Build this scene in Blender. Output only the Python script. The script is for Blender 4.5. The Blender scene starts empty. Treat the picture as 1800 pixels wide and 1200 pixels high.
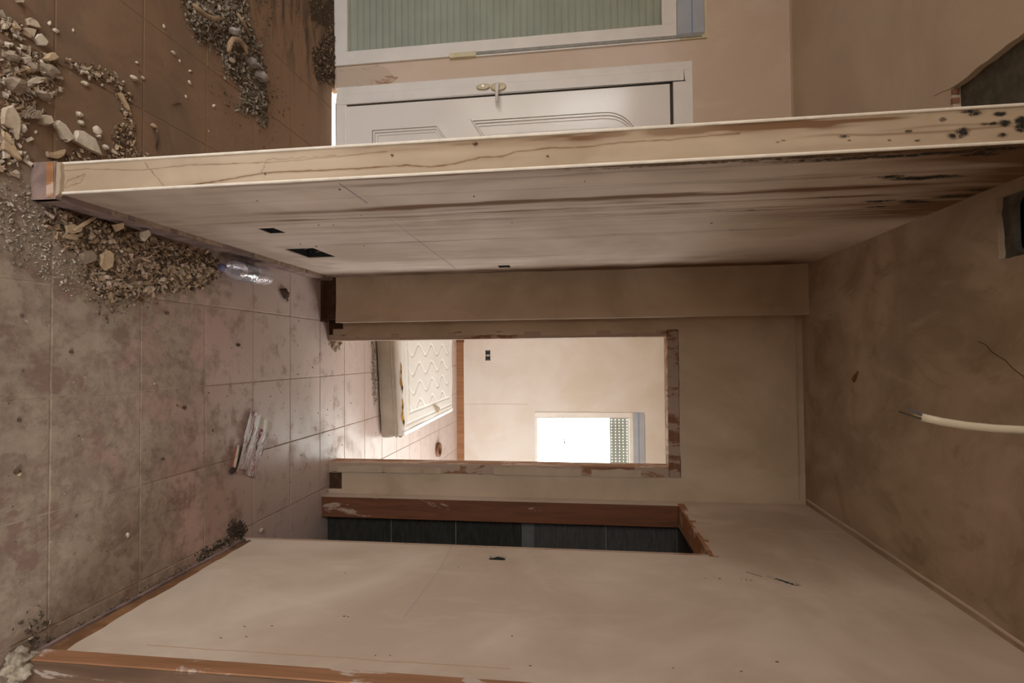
import bpy, bmesh, math, random
import numpy as np
from mathutils import Vector, Matrix, noise as mnoise
SC = bpy.context.scene
COL = SC.collection
PI = math.pi

# ------------------------------------------------------------------ camera (the photograph lies on its side: the camera is rolled by 90 degrees)
FPX, PITCH, YAW, ROLL, CAM_H = 976.452, 0.132068, -0.02582, -0.01228, 1.5583
Fv = Vector((math.sin(YAW)*math.cos(PITCH), math.cos(YAW)*math.cos(PITCH), -math.sin(PITCH)))
Rv = Vector((math.cos(YAW), -math.sin(YAW), 0))
Uv = Rv.cross(Fv)
Rv, Uv = math.cos(ROLL)*Rv + math.sin(ROLL)*Uv, -math.sin(ROLL)*Rv + math.cos(ROLL)*Uv
CAM = Vector((0, 0, CAM_H))
cd = bpy.data.cameras.new('camera')
cam = bpy.data.objects.new('camera', cd)
COL.objects.link(cam)
cam.matrix_world = Matrix(((Uv.x, -Rv.x, -Fv.x, CAM.x), (Uv.y, -Rv.y, -Fv.y, CAM.y), (Uv.z, -Rv.z, -Fv.z, CAM.z), (0, 0, 0, 1)))
cd.sensor_fit = 'HORIZONTAL'
cd.sensor_width = 36
cd.lens = FPX/1800*36
cd.clip_start = 0.02
cd.clip_end = 200
SC.camera = cam

# ------------------------------------------------------------------ world: a bright overcast sky; all light comes in through the window openings
world = bpy.data.worlds.new('overcast_sky')
SC.world = world
world.use_nodes = True
wb = world.node_tree.nodes['Background']
wb.inputs[0].default_value = (1.0, 0.985, 0.965, 1)
wb.inputs[1].default_value = 12.0
SC.view_settings.view_transform = 'Standard'
SC.view_settings.look = 'None'
SC.view_settings.gamma = 1
SC.view_settings.use_curve_mapping = False
SC.view_settings.exposure = -0.2
SC.cycles.use_denoising = True
SC.cycles.max_bounces = 12
SC.cycles.diffuse_bounces = 8
SC.cycles.transparent_max_bounces = 16
SC.cycles.caustics_reflective = False
SC.cycles.caustics_refractive = False
SC.cycles.sample_clamp_indirect = 6

def portal(loc, rot, sx, sy):
    l = bpy.data.lights.new('daylight_portal', 'AREA')
    l.shape = 'RECTANGLE'
    l.size, l.size_y = sx, sy
    l.cycles.is_portal = True
    o = bpy.data.objects.new('daylight_portal', l)
    COL.objects.link(o)
    o.location = loc
    o.rotation_euler = rot
# opening sizes of the daylight sources
BEDWIN = (0.70, 1.95, 0.94, 2.09)          # x0 x1 z0 z1 in the far bedroom wall
BEDSIDE = (4.2, 5.6, 0.1, 2.15)            # y0 y1 z0 z1 in the right bedroom wall
HALLDOOR = (-1.35, -0.15, 0.02, 2.1)       # y0 y1 z0 z1 in the outer hall wall
REARFILL = (-2.7, -0.9, 0.5, 2.5)            # x0 x1 z0 z1 unseen opening added in the hall's rear wall for light
SIDEFILL = (-1.9, 0.3, 0.9, 2.3)             # y0 y1 z0 z1 unseen opening added in the side room to light the partition
portal((1.325, 6.70, 1.515), (PI/2, 0, PI), 1.25, 1.15)
portal((2.57, 4.9, 1.12), (PI/2, 0, PI/2), 1.4, 2.05)
portal((-3.27, -0.75, 1.06), (PI/2, 0, -PI/2), 1.2, 2.08)
portal((-1.8, -2.57, 1.5), (PI/2, 0, 0), 1.8, 2.0)
portal((2.57, -0.8, 1.6), (PI/2, 0, PI/2), 2.2, 1.4)

# ------------------------------------------------------------------ coordinates: a point of the photograph carried to a known plane of the place
def ray(px, py): return Fv + Rv*((py-600)/FPX) + Uv*((px-900)/FPX)
def onz(px, py, z=0.0):
    d = ray(px, py); return CAM + d*((z-CAM_H)/d.z)
def ony(px, py, y):
    d = ray(px, py); return CAM + d*(y/d.y)
def onx(px, py, x):
    d = ray(px, py); return CAM + d*(x/d.x)

# ------------------------------------------------------------------ materials
def lin(r, g, b):
    f = lambda c: (c/255/12.92) if c/255 <= .04045 else ((c/255+.055)/1.055)**2.4
    return (f(r), f(g), f(b))
class Mat:
    def __init__(s, name, rough=.8, spec=.3):
        s.m = bpy.data.materials.new(name); s.m.use_nodes = True
        s.t = s.m.node_tree; s.b = s.t.nodes['Principled BSDF']
        s.b.inputs['Roughness'].default_value = rough
        s.b.inputs['Specular IOR Level'].default_value = spec
        s._p = None
    def n(s, t, **k):
        x = s.t.nodes.new(t)
        for a, v in k.items(): setattr(x, a, v)
        return x
    def put(s, sock, v):
        if isinstance(v, bpy.types.NodeSocket): s.t.links.new(v, sock)
        elif isinstance(v, (tuple, list)):
            sock.default_value = (*v, 1) if len(v) == 3 and sock.type == 'RGBA' else v
        else: sock.default_value = v
    def pos(s):
        if s._p is None: s._p = s.n('ShaderNodeNewGeometry').outputs['Position']
        return s._p
    def obj(s): return s.n('ShaderNodeTexCoord').outputs['Object']
    def scaled(s, v, sc):
        x = s.n('ShaderNodeVectorMath', operation='MULTIPLY'); s.put(x.inputs[0], v); x.inputs[1].default_value = sc
        return x.outputs[0]
    def noise(s, scale, detail=4, rough=.55, vec=None, dist=0):
        x = s.n('ShaderNodeTexNoise'); s.put(x.inputs['Vector'], vec or s.pos())
        x.inputs['Scale'].default_value = scale; x.inputs['Detail'].default_value = detail
        x.inputs['Roughness'].default_value = rough; x.inputs['Distortion'].default_value = dist
        return x.outputs['Fac']
    def voro(s, scale, vec=None, feature='F1'):
        x = s.n('ShaderNodeTexVoronoi', feature=feature); s.put(x.inputs['Vector'], vec or s.pos()); x.inputs['Scale'].default_value = scale
        return x.outputs['Distance']
    def rng(s, v, a, b, c=0., d=1.):
        x = s.n('ShaderNodeMapRange'); x.interpolation_type = 'SMOOTHSTEP'
        s.put(x.inputs[0], v)
        for i, q in enumerate((a, b, c, d)): x.inputs[i+1].default_value = q
        return x.outputs[0]
    def math(s, op, a, b=0.):
        x = s.n('ShaderNodeMath', operation=op); s.put(x.inputs[0], a); s.put(x.inputs[1], b); return x.outputs[0]
    def mix(s, f, a, b, blend='MIX'):
        x = s.n('ShaderNodeMix', data_type='RGBA', blend_type=blend)
        s.put(x.inputs[0], f); s.put(x.inputs[6], a); s.put(x.inputs[7], b); return x.outputs[2]
    def ramp(s, f, stops):
        x = s.n('ShaderNodeValToRGB'); e = x.color_ramp.elements
        while len(e) < len(stops): e.new(.5)
        for el, (p, c) in zip(e, stops): el.position = p; el.color = (*c, 1)
        s.put(x.inputs[0], f); return x.outputs[0]
    def attr(s, name, out='Color'): return s.n('ShaderNodeAttribute', attribute_name=name).outputs[out]
    def sep(s, v):
        x = s.n('ShaderNodeSeparateXYZ'); s.put(x.inputs[0], v); return x.outputs
    def sepc(s, v):
        x = s.n('ShaderNodeSeparateColor'); s.put(x.inputs[0], v); return x.outputs
    def rand(s): return s.n('ShaderNodeObjectInfo').outputs['Random']
    def col(s, v): s.put(s.b.inputs['Base Color'], v); return s
    def rough(s, v): s.put(s.b.inputs['Roughness'], v); return s
    def bump(s, h, strength=.3, dist=.01):
        x = s.n('ShaderNodeBump'); x.inputs['Strength'].default_value = strength; x.inputs['Distance'].default_value = dist
        s.put(x.inputs['Height'], h); s.put(s.b.inputs['Normal'], x.outputs[0]); return s

PL = (.62, .525, .445)      # bare gypsum plaster
def plaster(name, base=PL, smear=.35, specks=True, stained=False, scale=1.0, mott=.75):
    k = Mat(name, .82, .25)
    big = k.noise(1.3*scale, 4, .6, dist=.6)
    mid = k.noise(5*scale, 5, .6, vec=k.scaled(k.pos(), (1, 1, .55)), dist=1.2)
    fine = k.noise(60, 3)
    dark = tuple(c*mott*(1, .95, .88)[i] for i, c in enumerate(base))
    light = tuple(min(.9, c*1.10) for c in base)
    c = k.mix(k.rng(big, .35, .68), dark, base)
    c = k.mix(k.math('MULTIPLY', k.rng(mid, .50, .70), smear), c, light)
    c = k.mix(k.math('MULTIPLY', k.rng(mid, .46, .28), smear*.8), c, dark)
    if stained:
        a = k.sepc(k.attr('stain'))
        br = k.math('MULTIPLY', a[0], k.rng(k.noise(30, 4, vec=k.scaled(k.pos(), (1, 1, .12))), .2, .65, .45, 1.15))
        c = k.mix(k.math('MINIMUM', k.math('MULTIPLY', br, 1.4), .95), c, (.15, .075, .033))
        c = k.mix(a[2], c, tuple(x*1.18 for x in base))
        mo = k.math('MULTIPLY', a[1], k.rng(k.noise(75, 5, .75), .25, .75, .35, 1.7))
        c = k.mix(k.rng(mo, .12, .6, 0, .55), c, (.10, .065, .035))
        c = k.mix(k.rng(mo, .30, .95), c, (.018, .015, .012))
    if specks:
        sp = k.rng(k.voro(5.5), .030, .018)
        sp = k.math('MULTIPLY', sp, k.rng(k.noise(2.2), .52, .56))
        c = k.mix(sp, c, (.10, .06, .04))
    k.col(c)
    k.bump(k.math('ADD', k.math('MULTIPLY', mid, 1.0), k.math('MULTIPLY', fine, .12)), .35, .006)
    return k.m
M = {}
M['plaster'] = plaster('pink_gypsum_plaster')
M['plaster_right'] = plaster('pale_gypsum_plaster', (.64, .54, .455), .25)
M['plaster_stained'] = plaster('water_stained_plaster', (.63, .54, .465), .3, True, True)
M['plaster_hall'] = plaster('pinkish_hall_plaster', (.71, .595, .505), .2, mott=.88)  # lighter copy of the plaster, making up for weak light on the entrance wall
M['plaster_end'] = plaster('cracked_cream_plaster', (.47, .375, .275), .25, False, True)
M['plaster_far'] = plaster('shaded_end_plaster', (.56, .45, .34), .4)  # browner copy of the plaster, shade of the unlit end wall in its colour
def ceiling_mat():
    k = Mat('lit_and_dim_ceiling_plaster', .85, .2)
    p = k.sep(k.pos())
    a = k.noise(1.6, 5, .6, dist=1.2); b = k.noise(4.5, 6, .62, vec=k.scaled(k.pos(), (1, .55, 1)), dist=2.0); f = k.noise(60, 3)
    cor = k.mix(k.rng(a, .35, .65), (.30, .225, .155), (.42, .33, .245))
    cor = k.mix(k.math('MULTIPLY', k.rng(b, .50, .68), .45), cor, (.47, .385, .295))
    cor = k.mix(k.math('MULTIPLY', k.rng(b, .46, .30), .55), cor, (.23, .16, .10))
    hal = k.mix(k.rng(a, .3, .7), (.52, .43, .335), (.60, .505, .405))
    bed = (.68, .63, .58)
    k.col(k.mix(k.rng(p[1], 3.26, 3.27), k.mix(k.rng(p[0], -.50, -.53), cor, hal), bed))  # streaks are plaster; darker corridor and paler hall tones carry their light levels
    k.bump(k.math('ADD', b, k.math('MULTIPLY', f, .1)), .35, .006); return k.m
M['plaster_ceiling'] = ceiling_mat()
M['plaster_bedroom'] = plaster('bright_bedroom_plaster', (.69, .645, .60), .15, False, mott=.92)

def simple(name, c, rough=.6, spec=.4, var=0, scale=20, bump=0, metal=0):
    k = Mat(name, rough, spec)
    if var:
        c2 = tuple(x*(1-var) for x in c)
        k.col(k.mix(k.rng(k.noise(scale, 4), .35, .65), c, c2))
    else: k.b.inputs['Base Color'].default_value = (*c, 1)
    if bump: k.bump(k.noise(scale*3, 4), bump, .004)
    k.b.inputs['Metallic'].default_value = metal
    return k.m
M['mortar'] = simple('brown_mortar', (.26, .155, .09), .9, .2, .45, 14, .4)
M['mortar_light'] = simple('dusty_purple_mortar', (.27, .19, .165), .9, .2, .4, 14, .4)
M['skirting_gap'] = simple('dark_skirting_gap', (.085, .045, .024), .85, .2, .4, 18, .3)
M['skirting_brown'] = simple('bare_brown_skirting_bed', (.27, .135, .065), .85, .2, .45, 9, .3)
M['ledge'] = simple('lit_tan_ledge', (.42, .315, .235), .9, .2, .35, 40, .4)
M['bead'] = simple('white_corner_bead', (.80, .74, .64), .5, .4, .12, 30)
M['concrete'] = simple('grey_concrete', (.115, .105, .085), .95, .1, .3, 25, .5)
M['black'] = simple('hole_shade_black', (.003, .003, .003), .9, 0)
M['boxplastic'] = simple('dark_box_plastic', (.02, .02, .019), .6, .4, .5, 60)
M['white_pvc'] = simple('white_pvc', (.80, .765, .72), .28, .5, .05, 6)
M['white_frame'] = simple('white_painted_frame', (.80, .765, .72), .4, .45, .06, 8)
M['cream'] = simple('aged_cream_plastic', (.68, .60, .40), .45, .4, .1, 20)
M['grey_rail'] = simple('grey_strap_rail', (.33, .32, .29), .5, .4, .2, 30)
M['gasket'] = simple('dark_door_gasket', (.06, .05, .04), .7, .2)
M['shutterbox'] = simple('blue_grey_film', (.42, .45, .50), .5, .4, .08, 8)
M['filmline'] = simple('blue_tape_line', (.22, .30, .46), .5, .4)
M['slat_white'] = simple('white_shutter_slat', (.82, .80, .78), .5, .4)
M['slat_green'] = simple('grey_green_shutter_slat', (.53, .53, .485), .6, .3, .1, 5)

def wood(name, base, dark, smear=0., axis=(1, 1, .08), sm_col=(.55, .46, .38), rough=.6):
    k = Mat(name, rough, .35)
    v = k.scaled(k.pos(), axis)
    g = k.noise(28, 6, .65, vec=v, dist=1.0)
    c = k.mix(k.rng(g, .3, .7), dark, base)
    if smear:
        s = k.rng(k.math('ADD', k.noise(9, 5, .65, vec=k.scaled(k.pos(), (1, 1, .35)), dist=.8), k.math('MULTIPLY', k.noise(45, 3), .12)), .60-smear*.18, .66-smear*.18)
        c = k.mix(s, c, sm_col)
    k.col(c); k.bump(g, .25, .003)
    return k.m
M['timber'] = wood('orange_timber', (.36, .17, .075), (.24, .105, .045), .25, sm_col=(.50, .36, .27))
M['timber_plain'] = wood('plain_orange_timber', (.34, .165, .075), (.24, .11, .05), 0)
M['timber_red'] = wood('red_brown_timber', (.20, .078, .036), (.13, .05, .023), -.40, sm_col=(.42, .30, .24))
M['timber_post'] = wood('dusty_orange_post', (.33, .165, .085), (.24, .115, .055), -.05, sm_col=(.52, .42, .36))
M['timber_smear'] = wood('plaster_smeared_timber', (.30, .15, .08), (.20, .095, .05), .85, sm_col=(.42, .31, .235))
M['timber_lintel'] = wood('plaster_smeared_lintel', (.24, .11, .055), (.16, .07, .035), .5, (.08, 1, 1), sm_col=(.36, .27, .21))
M['timber_grey'] = wood('weathered_timber', (.15, .09, .056), (.09, .052, .032), -.12, sm_col=(.34, .28, .235))
M['stick'] = wood('dry_stick', (.42, .30, .19), (.25, .16, .09), 0, (1, 1, 1))

# floor tiles: fired clay tiles under dust, brown mud in the hall
k = Mat('dusty_terracotta_tile', .5, .45)
p = k.sep(k.pos())
n1 = k.noise(2.4, 9, .66, dist=.15); n2 = k.noise(8, 9, .68, dist=.25); n3 = k.noise(70, 5, .7); n4 = k.noise(24, 7, .7, dist=.2)
hall = k.math('MULTIPLY', k.rng(p[0], -.44, -.62), k.rng(p[1], 3.36, 3.30))
tile = k.mix(k.rand(), (.345, .21, .165), (.44, .30, .25))
tile = k.mix(k.rng(n2, .49, .61, 0, .85), tile, (.215, .105, .075))
far = k.rng(p[1], 1.8, 2.8)
tile = k.mix(k.math('MULTIPLY', far, .85), tile, k.mix(k.math('MULTIPLY', k.rng(n2, .55, .66, 0, .6), k.rng(p[1], 3.9, 3.2)), (.62, .52, .485), (.36, .22, .17)))
dust = k.mix(k.rng(n4, .32, .68), (.335, .265, .20), (.205, .155, .115))
dust = k.mix(k.rng(n2, .50, .64, 0, .6), dust, (.345, .285, .215))
dust = k.mix(k.rng(n1, .50, .36, 0, .45), dust, (.175, .122, .098))
patch = k.noise(5.5, 8, .62, vec=k.scaled(k.pos(), (1.3, 1, 1)), dist=.2)
dust = k.mix(k.rng(patch, .53, .615, 0, .80), dust, k.mix(n4, (.15, .088, .068), (.235, .15, .12)))
dust = k.mix(k.rng(patch, .44, .40, 0, .5), dust, (.375, .31, .24))
dm = k.math('ADD', k.math('ADD', k.math('MULTIPLY', n1, .95), k.math('MULTIPLY', n2, .55)), k.rng(p[1], 1.15, 2.9, .27, -.22))
dm = k.math('ADD', dm, k.math('MULTIPLY', k.math('SUBTRACT', n4, .5), .40))
dmask = k.rng(dm, .62, .92)
c = k.mix(k.math('MULTIPLY', dmask, k.rng(n3, .2, .6, .8, 1.0)), tile, dust)
mud = k.mix(k.rng(k.noise(3.2, 8, .66, dist=.8), .34, .66), (.235, .145, .085), (.165, .105, .066))
mud = k.mix(k.rng(p[1], 1.7, 2.9, 0, .8), mud, k.mix(n2, (.25, .145, .08), (.36, .215, .125)))
mud = k.mix(k.rng(n4, .55, .70, 0, .35), mud, (.13, .085, .058))
c = k.mix(k.math('MULTIPLY', hall, k.rng(n2, .15, .5, .8, 1.0)), c, mud)
# dark dirt trodden along the glazed unit and dragged tracks in the mud
tr = k.noise(5, 7, .7, vec=k.scaled(k.pos(), (.45, 2.2, 1)), dist=.6)
hm = k.math('MULTIPLY', k.math('MULTIPLY', k.rng(p[0], -1.35, -1.85), k.rng(p[1], 2.05, 2.5)), k.rng(tr, .46, .60))
c = k.mix(k.math('MULTIPLY', hm, .85), c, (.062, .042, .028))
c = k.mix(k.math('MULTIPLY', k.math('MULTIPLY', k.rng(p[1], 3.05, 3.22), hall), k.math('MULTIPLY', k.rng(p[0], -1.60, -1.78), .75)), c, (.075, .05, .033))
sp = k.math('MULTIPLY', k.rng(k.voro(11), .10, .05), k.rng(k.noise(7, 2), .52, .6))
c = k.mix(k.math('MULTIPLY', sp, .8), c, (.09, .06, .045))
sp2 = k.math('MULTIPLY', k.rng(k.voro(30), .12, .06), k.rng(k.noise(5, 2), .55, .62))
c = k.mix(k.math('MULTIPLY', sp2, .6), c, (.48, .41, .33))
k.col(c)
rg = k.mix(dmask, (.34, .34, .34), (.85, .85, .85))
rg = k.mix(hall, rg, (.8, .8, .8))
rg = k.mix(k.rng(n2, .45, .65, 0, .4), rg, (.8, .8, .8))
k.rough(rg)
k.bump(k.math('ADD', k.math('MULTIPLY', n2, .5), k.math('MULTIPLY', n3, .5)), .22, .004)
M['tile'] = k.m
k = Mat('earthy_grout', .9, .2)
p = k.sep(k.pos()); g4 = k.noise(24, 6, .7)
nr = k.mix(k.rng(p[1], 1.5, 3.0), (.38, .305, .23), (.42, .31, .235))
nr = k.mix(k.rng(g4, .45, .65, 0, .6), nr, (.17, .115, .08))
k.col(k.mix(k.rng(p[0], -.45, -.6), nr, (.225, .145, .085)))
M['grout'] = k.m
k = Mat('slate_wood_tile', .42, .45)
g = k.noise(9, 7, .7, vec=k.scaled(k.pos(), (1.5, 1, 9)), dist=.6)
p = k.sep(k.pos())
lo = k.mix(k.rng(g, .35, .7), (.018, .019, .015), (.046, .046, .036))
hi = k.mix(k.rng(g, .35, .7), (.055, .054, .053), (.095, .092, .090))
k.col(k.mix(k.rng(p[2], 1.20, 1.21), lo, hi)); k.bump(g, .2, .003)
M['slate'] = k.m
M['slate_strip'] = simple('pale_grey_border_tile', (.17, .175, .175), .4, .4, .3, 9)
M['slate_grout'] = simple('pale_grout', (.22, .22, .20), .9, .2)

def fragments_mat(name, gain=1.0):
    k = Mat(name, .92, .15)
    c = k.mix(k.rng(k.noise(90, 3), .3, .7, 0, .35), k.attr('tint'), (.10, .07, .05))
    k.col(c); k.bump(k.noise(160, 3), .5, .003); return k.m
M['frag'] = fragments_mat('mixed_rubble')
def chipm(name, a, b):
    k = Mat(name, .9, .2)
    k.col(k.mix(k.rng(k.noise(28, 5, .65, vec=k.obj()), .35, .68), a, b)); k.bump(k.noise(110, 4, vec=k.obj()), .4, .003); return k.m
M['chip_cream'] = chipm('cream_plaster_chip', (.50, .415, .31), (.38, .295, .21))
M['chip_white'] = chipm('white_plaster_chip', (.59, .52, .42), (.44, .365, .28))
M['chip_tan'] = chipm('tan_plaster_chip', (.47, .35, .22), (.34, .24, .15))
M['chip_brown'] = chipm('brown_mortar_lump', (.30, .235, .175), (.19, .14, .10))
M['chip_grey'] = chipm('grey_stone_lump', (.34, .30, .26), (.22, .19, .165))
M['soil'] = chipm('dark_soil', (.075, .058, .045), (.035, .026, .02))
M['leaf'] = chipm('dry_dark_leaf', (.10, .065, .045), (.05, .032, .024))

# ------------------------------------------------------------------ mesh helpers
def link(name, me, mat=None, parent=None, loc=None):
    o = bpy.data.objects.new(name, me); COL.objects.link(o)
    if mat is not None and me is not None:
        me.materials.clear(); me.materials.append(mat)
    if parent is not None: o.parent = parent
    if loc is not None: o.location = loc
    return o
class MB:
    def __init__(s): s.v = []; s.f = []; s.c = []
    def add(s, vs, fs, tint=None):
        b = len(s.v); s.v += [tuple(q) for q in vs]; s.f += [tuple(i+b for i in f) for f in fs]
        if tint is not None: s.c += [tint]*len(vs)
        return s
    def box(s, x0, x1, y0, y1, z0, z1):
        return s.add([(x, y, z) for x in (x0, x1) for y in (y0, y1) for z in (z0, z1)],
                     [(0, 1, 3, 2), (4, 6, 7, 5), (0, 4, 5, 1), (2, 3, 7, 6), (0, 2, 6, 4), (1, 5, 7, 3)])
    def tube(s, pts, r, n=8, flat=1.0, up=None):
        pts = [Vector(q) for q in pts]; rings = []
        for i, q in enumerate(pts):
            t = (pts[min(i+1, len(pts)-1)]-pts[max(i-1, 0)]).normalized()
            a = Vector(up) if up else (Vector((0, 0, 1)) if abs(t.z) < .9 else Vector((0, 1, 0)))
            u = t.cross(a).normalized(); w = u.cross(t)
            rr = r[i] if isinstance(r, (list, tuple)) else r
            rings.append([q + u*(rr*math.cos(2*PI*j/n)) + w*(rr*flat*math.sin(2*PI*j/n)) for j in range(n)])
        vs = [q for rg in rings for q in rg]; fs = []
        for i in range(len(pts)-1):
            for j in range(n): fs.append((i*n+j, i*n+(j+1) % n, (i+1)*n+(j+1) % n, (i+1)*n+j))
        fs.append(tuple(range(n))[::-1]); fs.append(tuple((len(pts)-1)*n+j for j in range(n)))
        return s.add(vs, fs)
    def lathe(s, prof, n, mat4=None):
        vs = []; fs = []
        for (r, h) in prof:
            for j in range(n):
                q = Vector((r*math.cos(2*PI*j/n), r*math.sin(2*PI*j/n), h)); vs.append(mat4 @ q if mat4 else q)
        for i in range(len(prof)-1):
            for j in range(n): fs.append((i*n+j, i*n+(j+1) % n, (i+1)*n+(j+1) % n, (i+1)*n+j))
        return s.add(vs, fs)
    def mesh(s, name, smooth=False):
        me = bpy.data.meshes.new(name); me.from_pydata(s.v, [], s.f); me.update()
        if s.c:
            a = me.attributes.new('tint', 'FLOAT_COLOR', 'POINT')
            a.data.foreach_set('color', np.array([(*q, 1) for q in s.c], np.float32).ravel())
        if smooth: me.shade_smooth()
        return me
    def build(s, name, mat, parent=None, loc=None, smooth=False): return link(name, s.mesh(name, smooth), mat, parent, loc)
def box(name, mat, x0, x1, y0, y1, z0, z1, parent=None): return MB().box(x0, x1, y0, y1, z0, z1).build(name, mat, parent)
def bevel(o, w=.004, seg=2):
    bm = bmesh.new(); bm.from_mesh(o.data)
    bmesh.ops.remove_doubles(bm, verts=bm.verts, dist=1e-5)
    bmesh.ops.recalc_face_normals(bm, faces=bm.faces)
    bmesh.ops.bevel(bm, geom=[e for e in bm.edges if e.is_manifold and e.calc_face_angle(0) > .5], offset=w, segments=seg, affect='EDGES', profile=.6)
    bm.to_mesh(o.data); bm.free(); return o
def rough_poly(pts, edges, step=.03, amp=.004, seed=1):
    """subdivide and jitter the edges named in `edges` (index of first vertex -> amplitude)"""
    rnd = random.Random(seed); out = []
    for i, a in enumerate(pts):
        b = pts[(i+1) % len(pts)]; out.append(a)
        am = edges.get(i, 0) if isinstance(edges, dict) else (amp if i in edges else 0)
        if am:
            L = math.hypot(b[0]-a[0], b[1]-a[1]); n = max(2, int(L/step)); nx, ny = -(b[1]-a[1])/L, (b[0]-a[0])/L; w = 0
            for j in range(1, n):
                w = .6*w + rnd.uniform(-1, 1)*am; t = (j+rnd.uniform(-.3, .3))/n
                out.append((a[0]+(b[0]-a[0])*t+nx*w, a[1]+(b[1]-a[1])*t+ny*w))
    return out
def flat(name, outline, holes, thick, o, u, v, mat, parent=None):
    """plate: 2-D outline with holes, laid out from o along u and v, thickened along u x v"""
    cu = bpy.data.curves.new('tmp', 'CURVE'); cu.dimensions = '2D'; cu.fill_mode = 'BOTH'
    for pl in [outline]+list(holes):
        sp = cu.splines.new('POLY'); sp.points.add(len(pl)-1); sp.use_cyclic_u = True
        for q, (a, b) in zip(sp.points, pl): q.co = (a, b, 0, 1)
    cu.extrude = thick/2
    t = bpy.data.objects.new('tmp', cu); COL.objects.link(t)
    me = bpy.data.meshes.new_from_object(t.evaluated_get(bpy.context.evaluated_depsgraph_get()))
    bpy.data.objects.remove(t); bpy.data.curves.remove(cu)
    u, v = Vector(u), Vector(v); w = u.cross(v)
    co = np.zeros(len(me.vertices)*3, np.float32); me.vertices.foreach_get('co', co); co = co.reshape(-1, 3)
    co[:, 2] += thick/2
    W = co[:, :1]*np.array(u)+co[:, 1:2]*np.array(v)+co[:, 2:]*np.array(w)+np.array(o)
    me.vertices.foreach_set('co', W.astype(np.float32).ravel()); me.update(); me.name = name
    return link(name, me, mat, parent)
def tag(o, label=None, cat=None, group=None, kind=None):
    if label: o['label'] = label
    if cat: o['category'] = cat
    if group: o['group'] = group
    if kind: o['kind'] = kind
    return o
def struct(o): o['kind'] = 'structure'; return o
def root(name, loc=(0, 0, 0), rz=0.):
    o = bpy.data.objects.new(name, None); COL.objects.link(o); o.location = loc; o.rotation_euler = (0, 0, rz); o.empty_display_size = .05
    return o
def keep(o, parent):
    """parent without moving"""
    o.parent = parent; o.matrix_parent_inverse = Matrix.Translation(-parent.location); return o

H = 2.73
# ================================================================== FLOOR
TS, TX, TY = 1/3, .113, 1.440
floor = struct(MB().box(-3.3, 2.6, -2.7, 3.265, -.12, -.0016).box(-3.3, -1.69, 3.265, 3.345, -.12, -.0016).box(-.61, 2.6, 3.265, 3.345, -.12, -.0016).box(-.56, 2.6, 3.345, 6.75, -.12, -.0016).build('floor', M['grout']))
def tile_mesh():
    g, b, z = .0028, .0016, -.0016; e = TS/2-g
    ring = lambda r, h: [(-r, -r, h), (r, -r, h), (r, r, h), (-r, r, h)]
    m = MB(); vs = ring(e, z-.002)+ring(e, -.0006)+ring(e-b, 0)
    fs = [(8, 9, 10, 11)]
    for q in (0, 4):
        for j in range(4): fs.append((q+j, q+(j+1) % 4, q+4+(j+1) % 4, q+4+j))
    m.add(vs, fs); return m.mesh('tile')
tm = tile_mesh(); tm.materials.append(M['tile'])
rnd = random.Random(3)
def put_tile(i, j):
    o = bpy.data.objects.new('tile', tm); COL.objects.link(o); o.parent = floor
    o.location = (TX+(i+.5)*TS, TY+(j+.5)*TS, rnd.uniform(-.0003, .0003))
    o.rotation_euler = (rnd.uniform(-.002, .002), rnd.uniform(-.002, .002), rnd.uniform(-.002, .002))
for i in range(-10, 3):
    for j in range(-2, 6):
        if j == 5 and i <= -3: continue
        put_tile(i, j)
cut = tm.copy(); cut.name = 'tile_cut'
for v in cut.vertices: v.co.y = v.co.y*.47-.0885      # the last row before the entrance is cut to a strip
for i in range(-10, -2):
    o = bpy.data.objects.new('tile', cut); COL.objects.link(o); o.parent = floor; o.location = (TX+(i+.5)*TS, TY+5.5*TS, 0)
for i in range(3, 5):
    for j in range(2, 6): put_tile(i, j)
for i in range(-2, 7):
    for j in range(6, 16): put_tile(i, j)
m = MB()
for i in range(-10, 2):
    for j in range(-12, -2):
        x, y = TX+(i+.5)*TS, TY+(j+.5)*TS; e = TS/2-.0022
        m.add([(x-e, y-e, 0), (x+e, y-e, 0), (x+e, y+e, 0), (x-e, y+e, 0)], [(0, 1, 2, 3)])
tag(m.build('tile_field', M['tile'], floor), kind='stuff')

# ================================================================== CEILING with the broken opening
hole_l = rough_poly([(-.865, 1.10), (-.565, 1.10), (-.565, 1.925), (-.845, 1.925)], {2: .003, 3: .003}, .025, seed=5)
hole_r = rough_poly([(-.44, 1.10), (-.262, 1.10), (-.262, 1.752), (-.44, 1.752)], {1: .004, 2: .006}, .02, seed=6)
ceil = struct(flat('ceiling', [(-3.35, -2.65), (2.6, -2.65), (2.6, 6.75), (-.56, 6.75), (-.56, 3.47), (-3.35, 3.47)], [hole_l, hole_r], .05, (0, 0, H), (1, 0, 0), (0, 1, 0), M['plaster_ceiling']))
MB().box(-.93, -.50, 1.02, 2.0, H+.024, H+.06).build('concrete_slab', M['concrete'], ceil)
rr = []
for (cx, cy, a0) in ((-.305, 1.684, 0), (-.40, 1.684, PI/2), (-.40, 1.2, PI), (-.305, 1.2, 1.5*PI)):
    rr += [(cx+.035*math.cos(a0+t*PI/10), cy+.035*math.sin(a0+t*PI/10)) for t in range(6)]
flat('concrete_plate', [(-.50, 1.06), (-.20, 1.06), (-.20, 1.80), (-.50, 1.80)], [rr], .02, (0, 0, H+.018), (1, 0, 0), (0, 1, 0), M['concrete'], ceil)
m = MB(); z0, z1 = H+.051, H+.45
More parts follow.
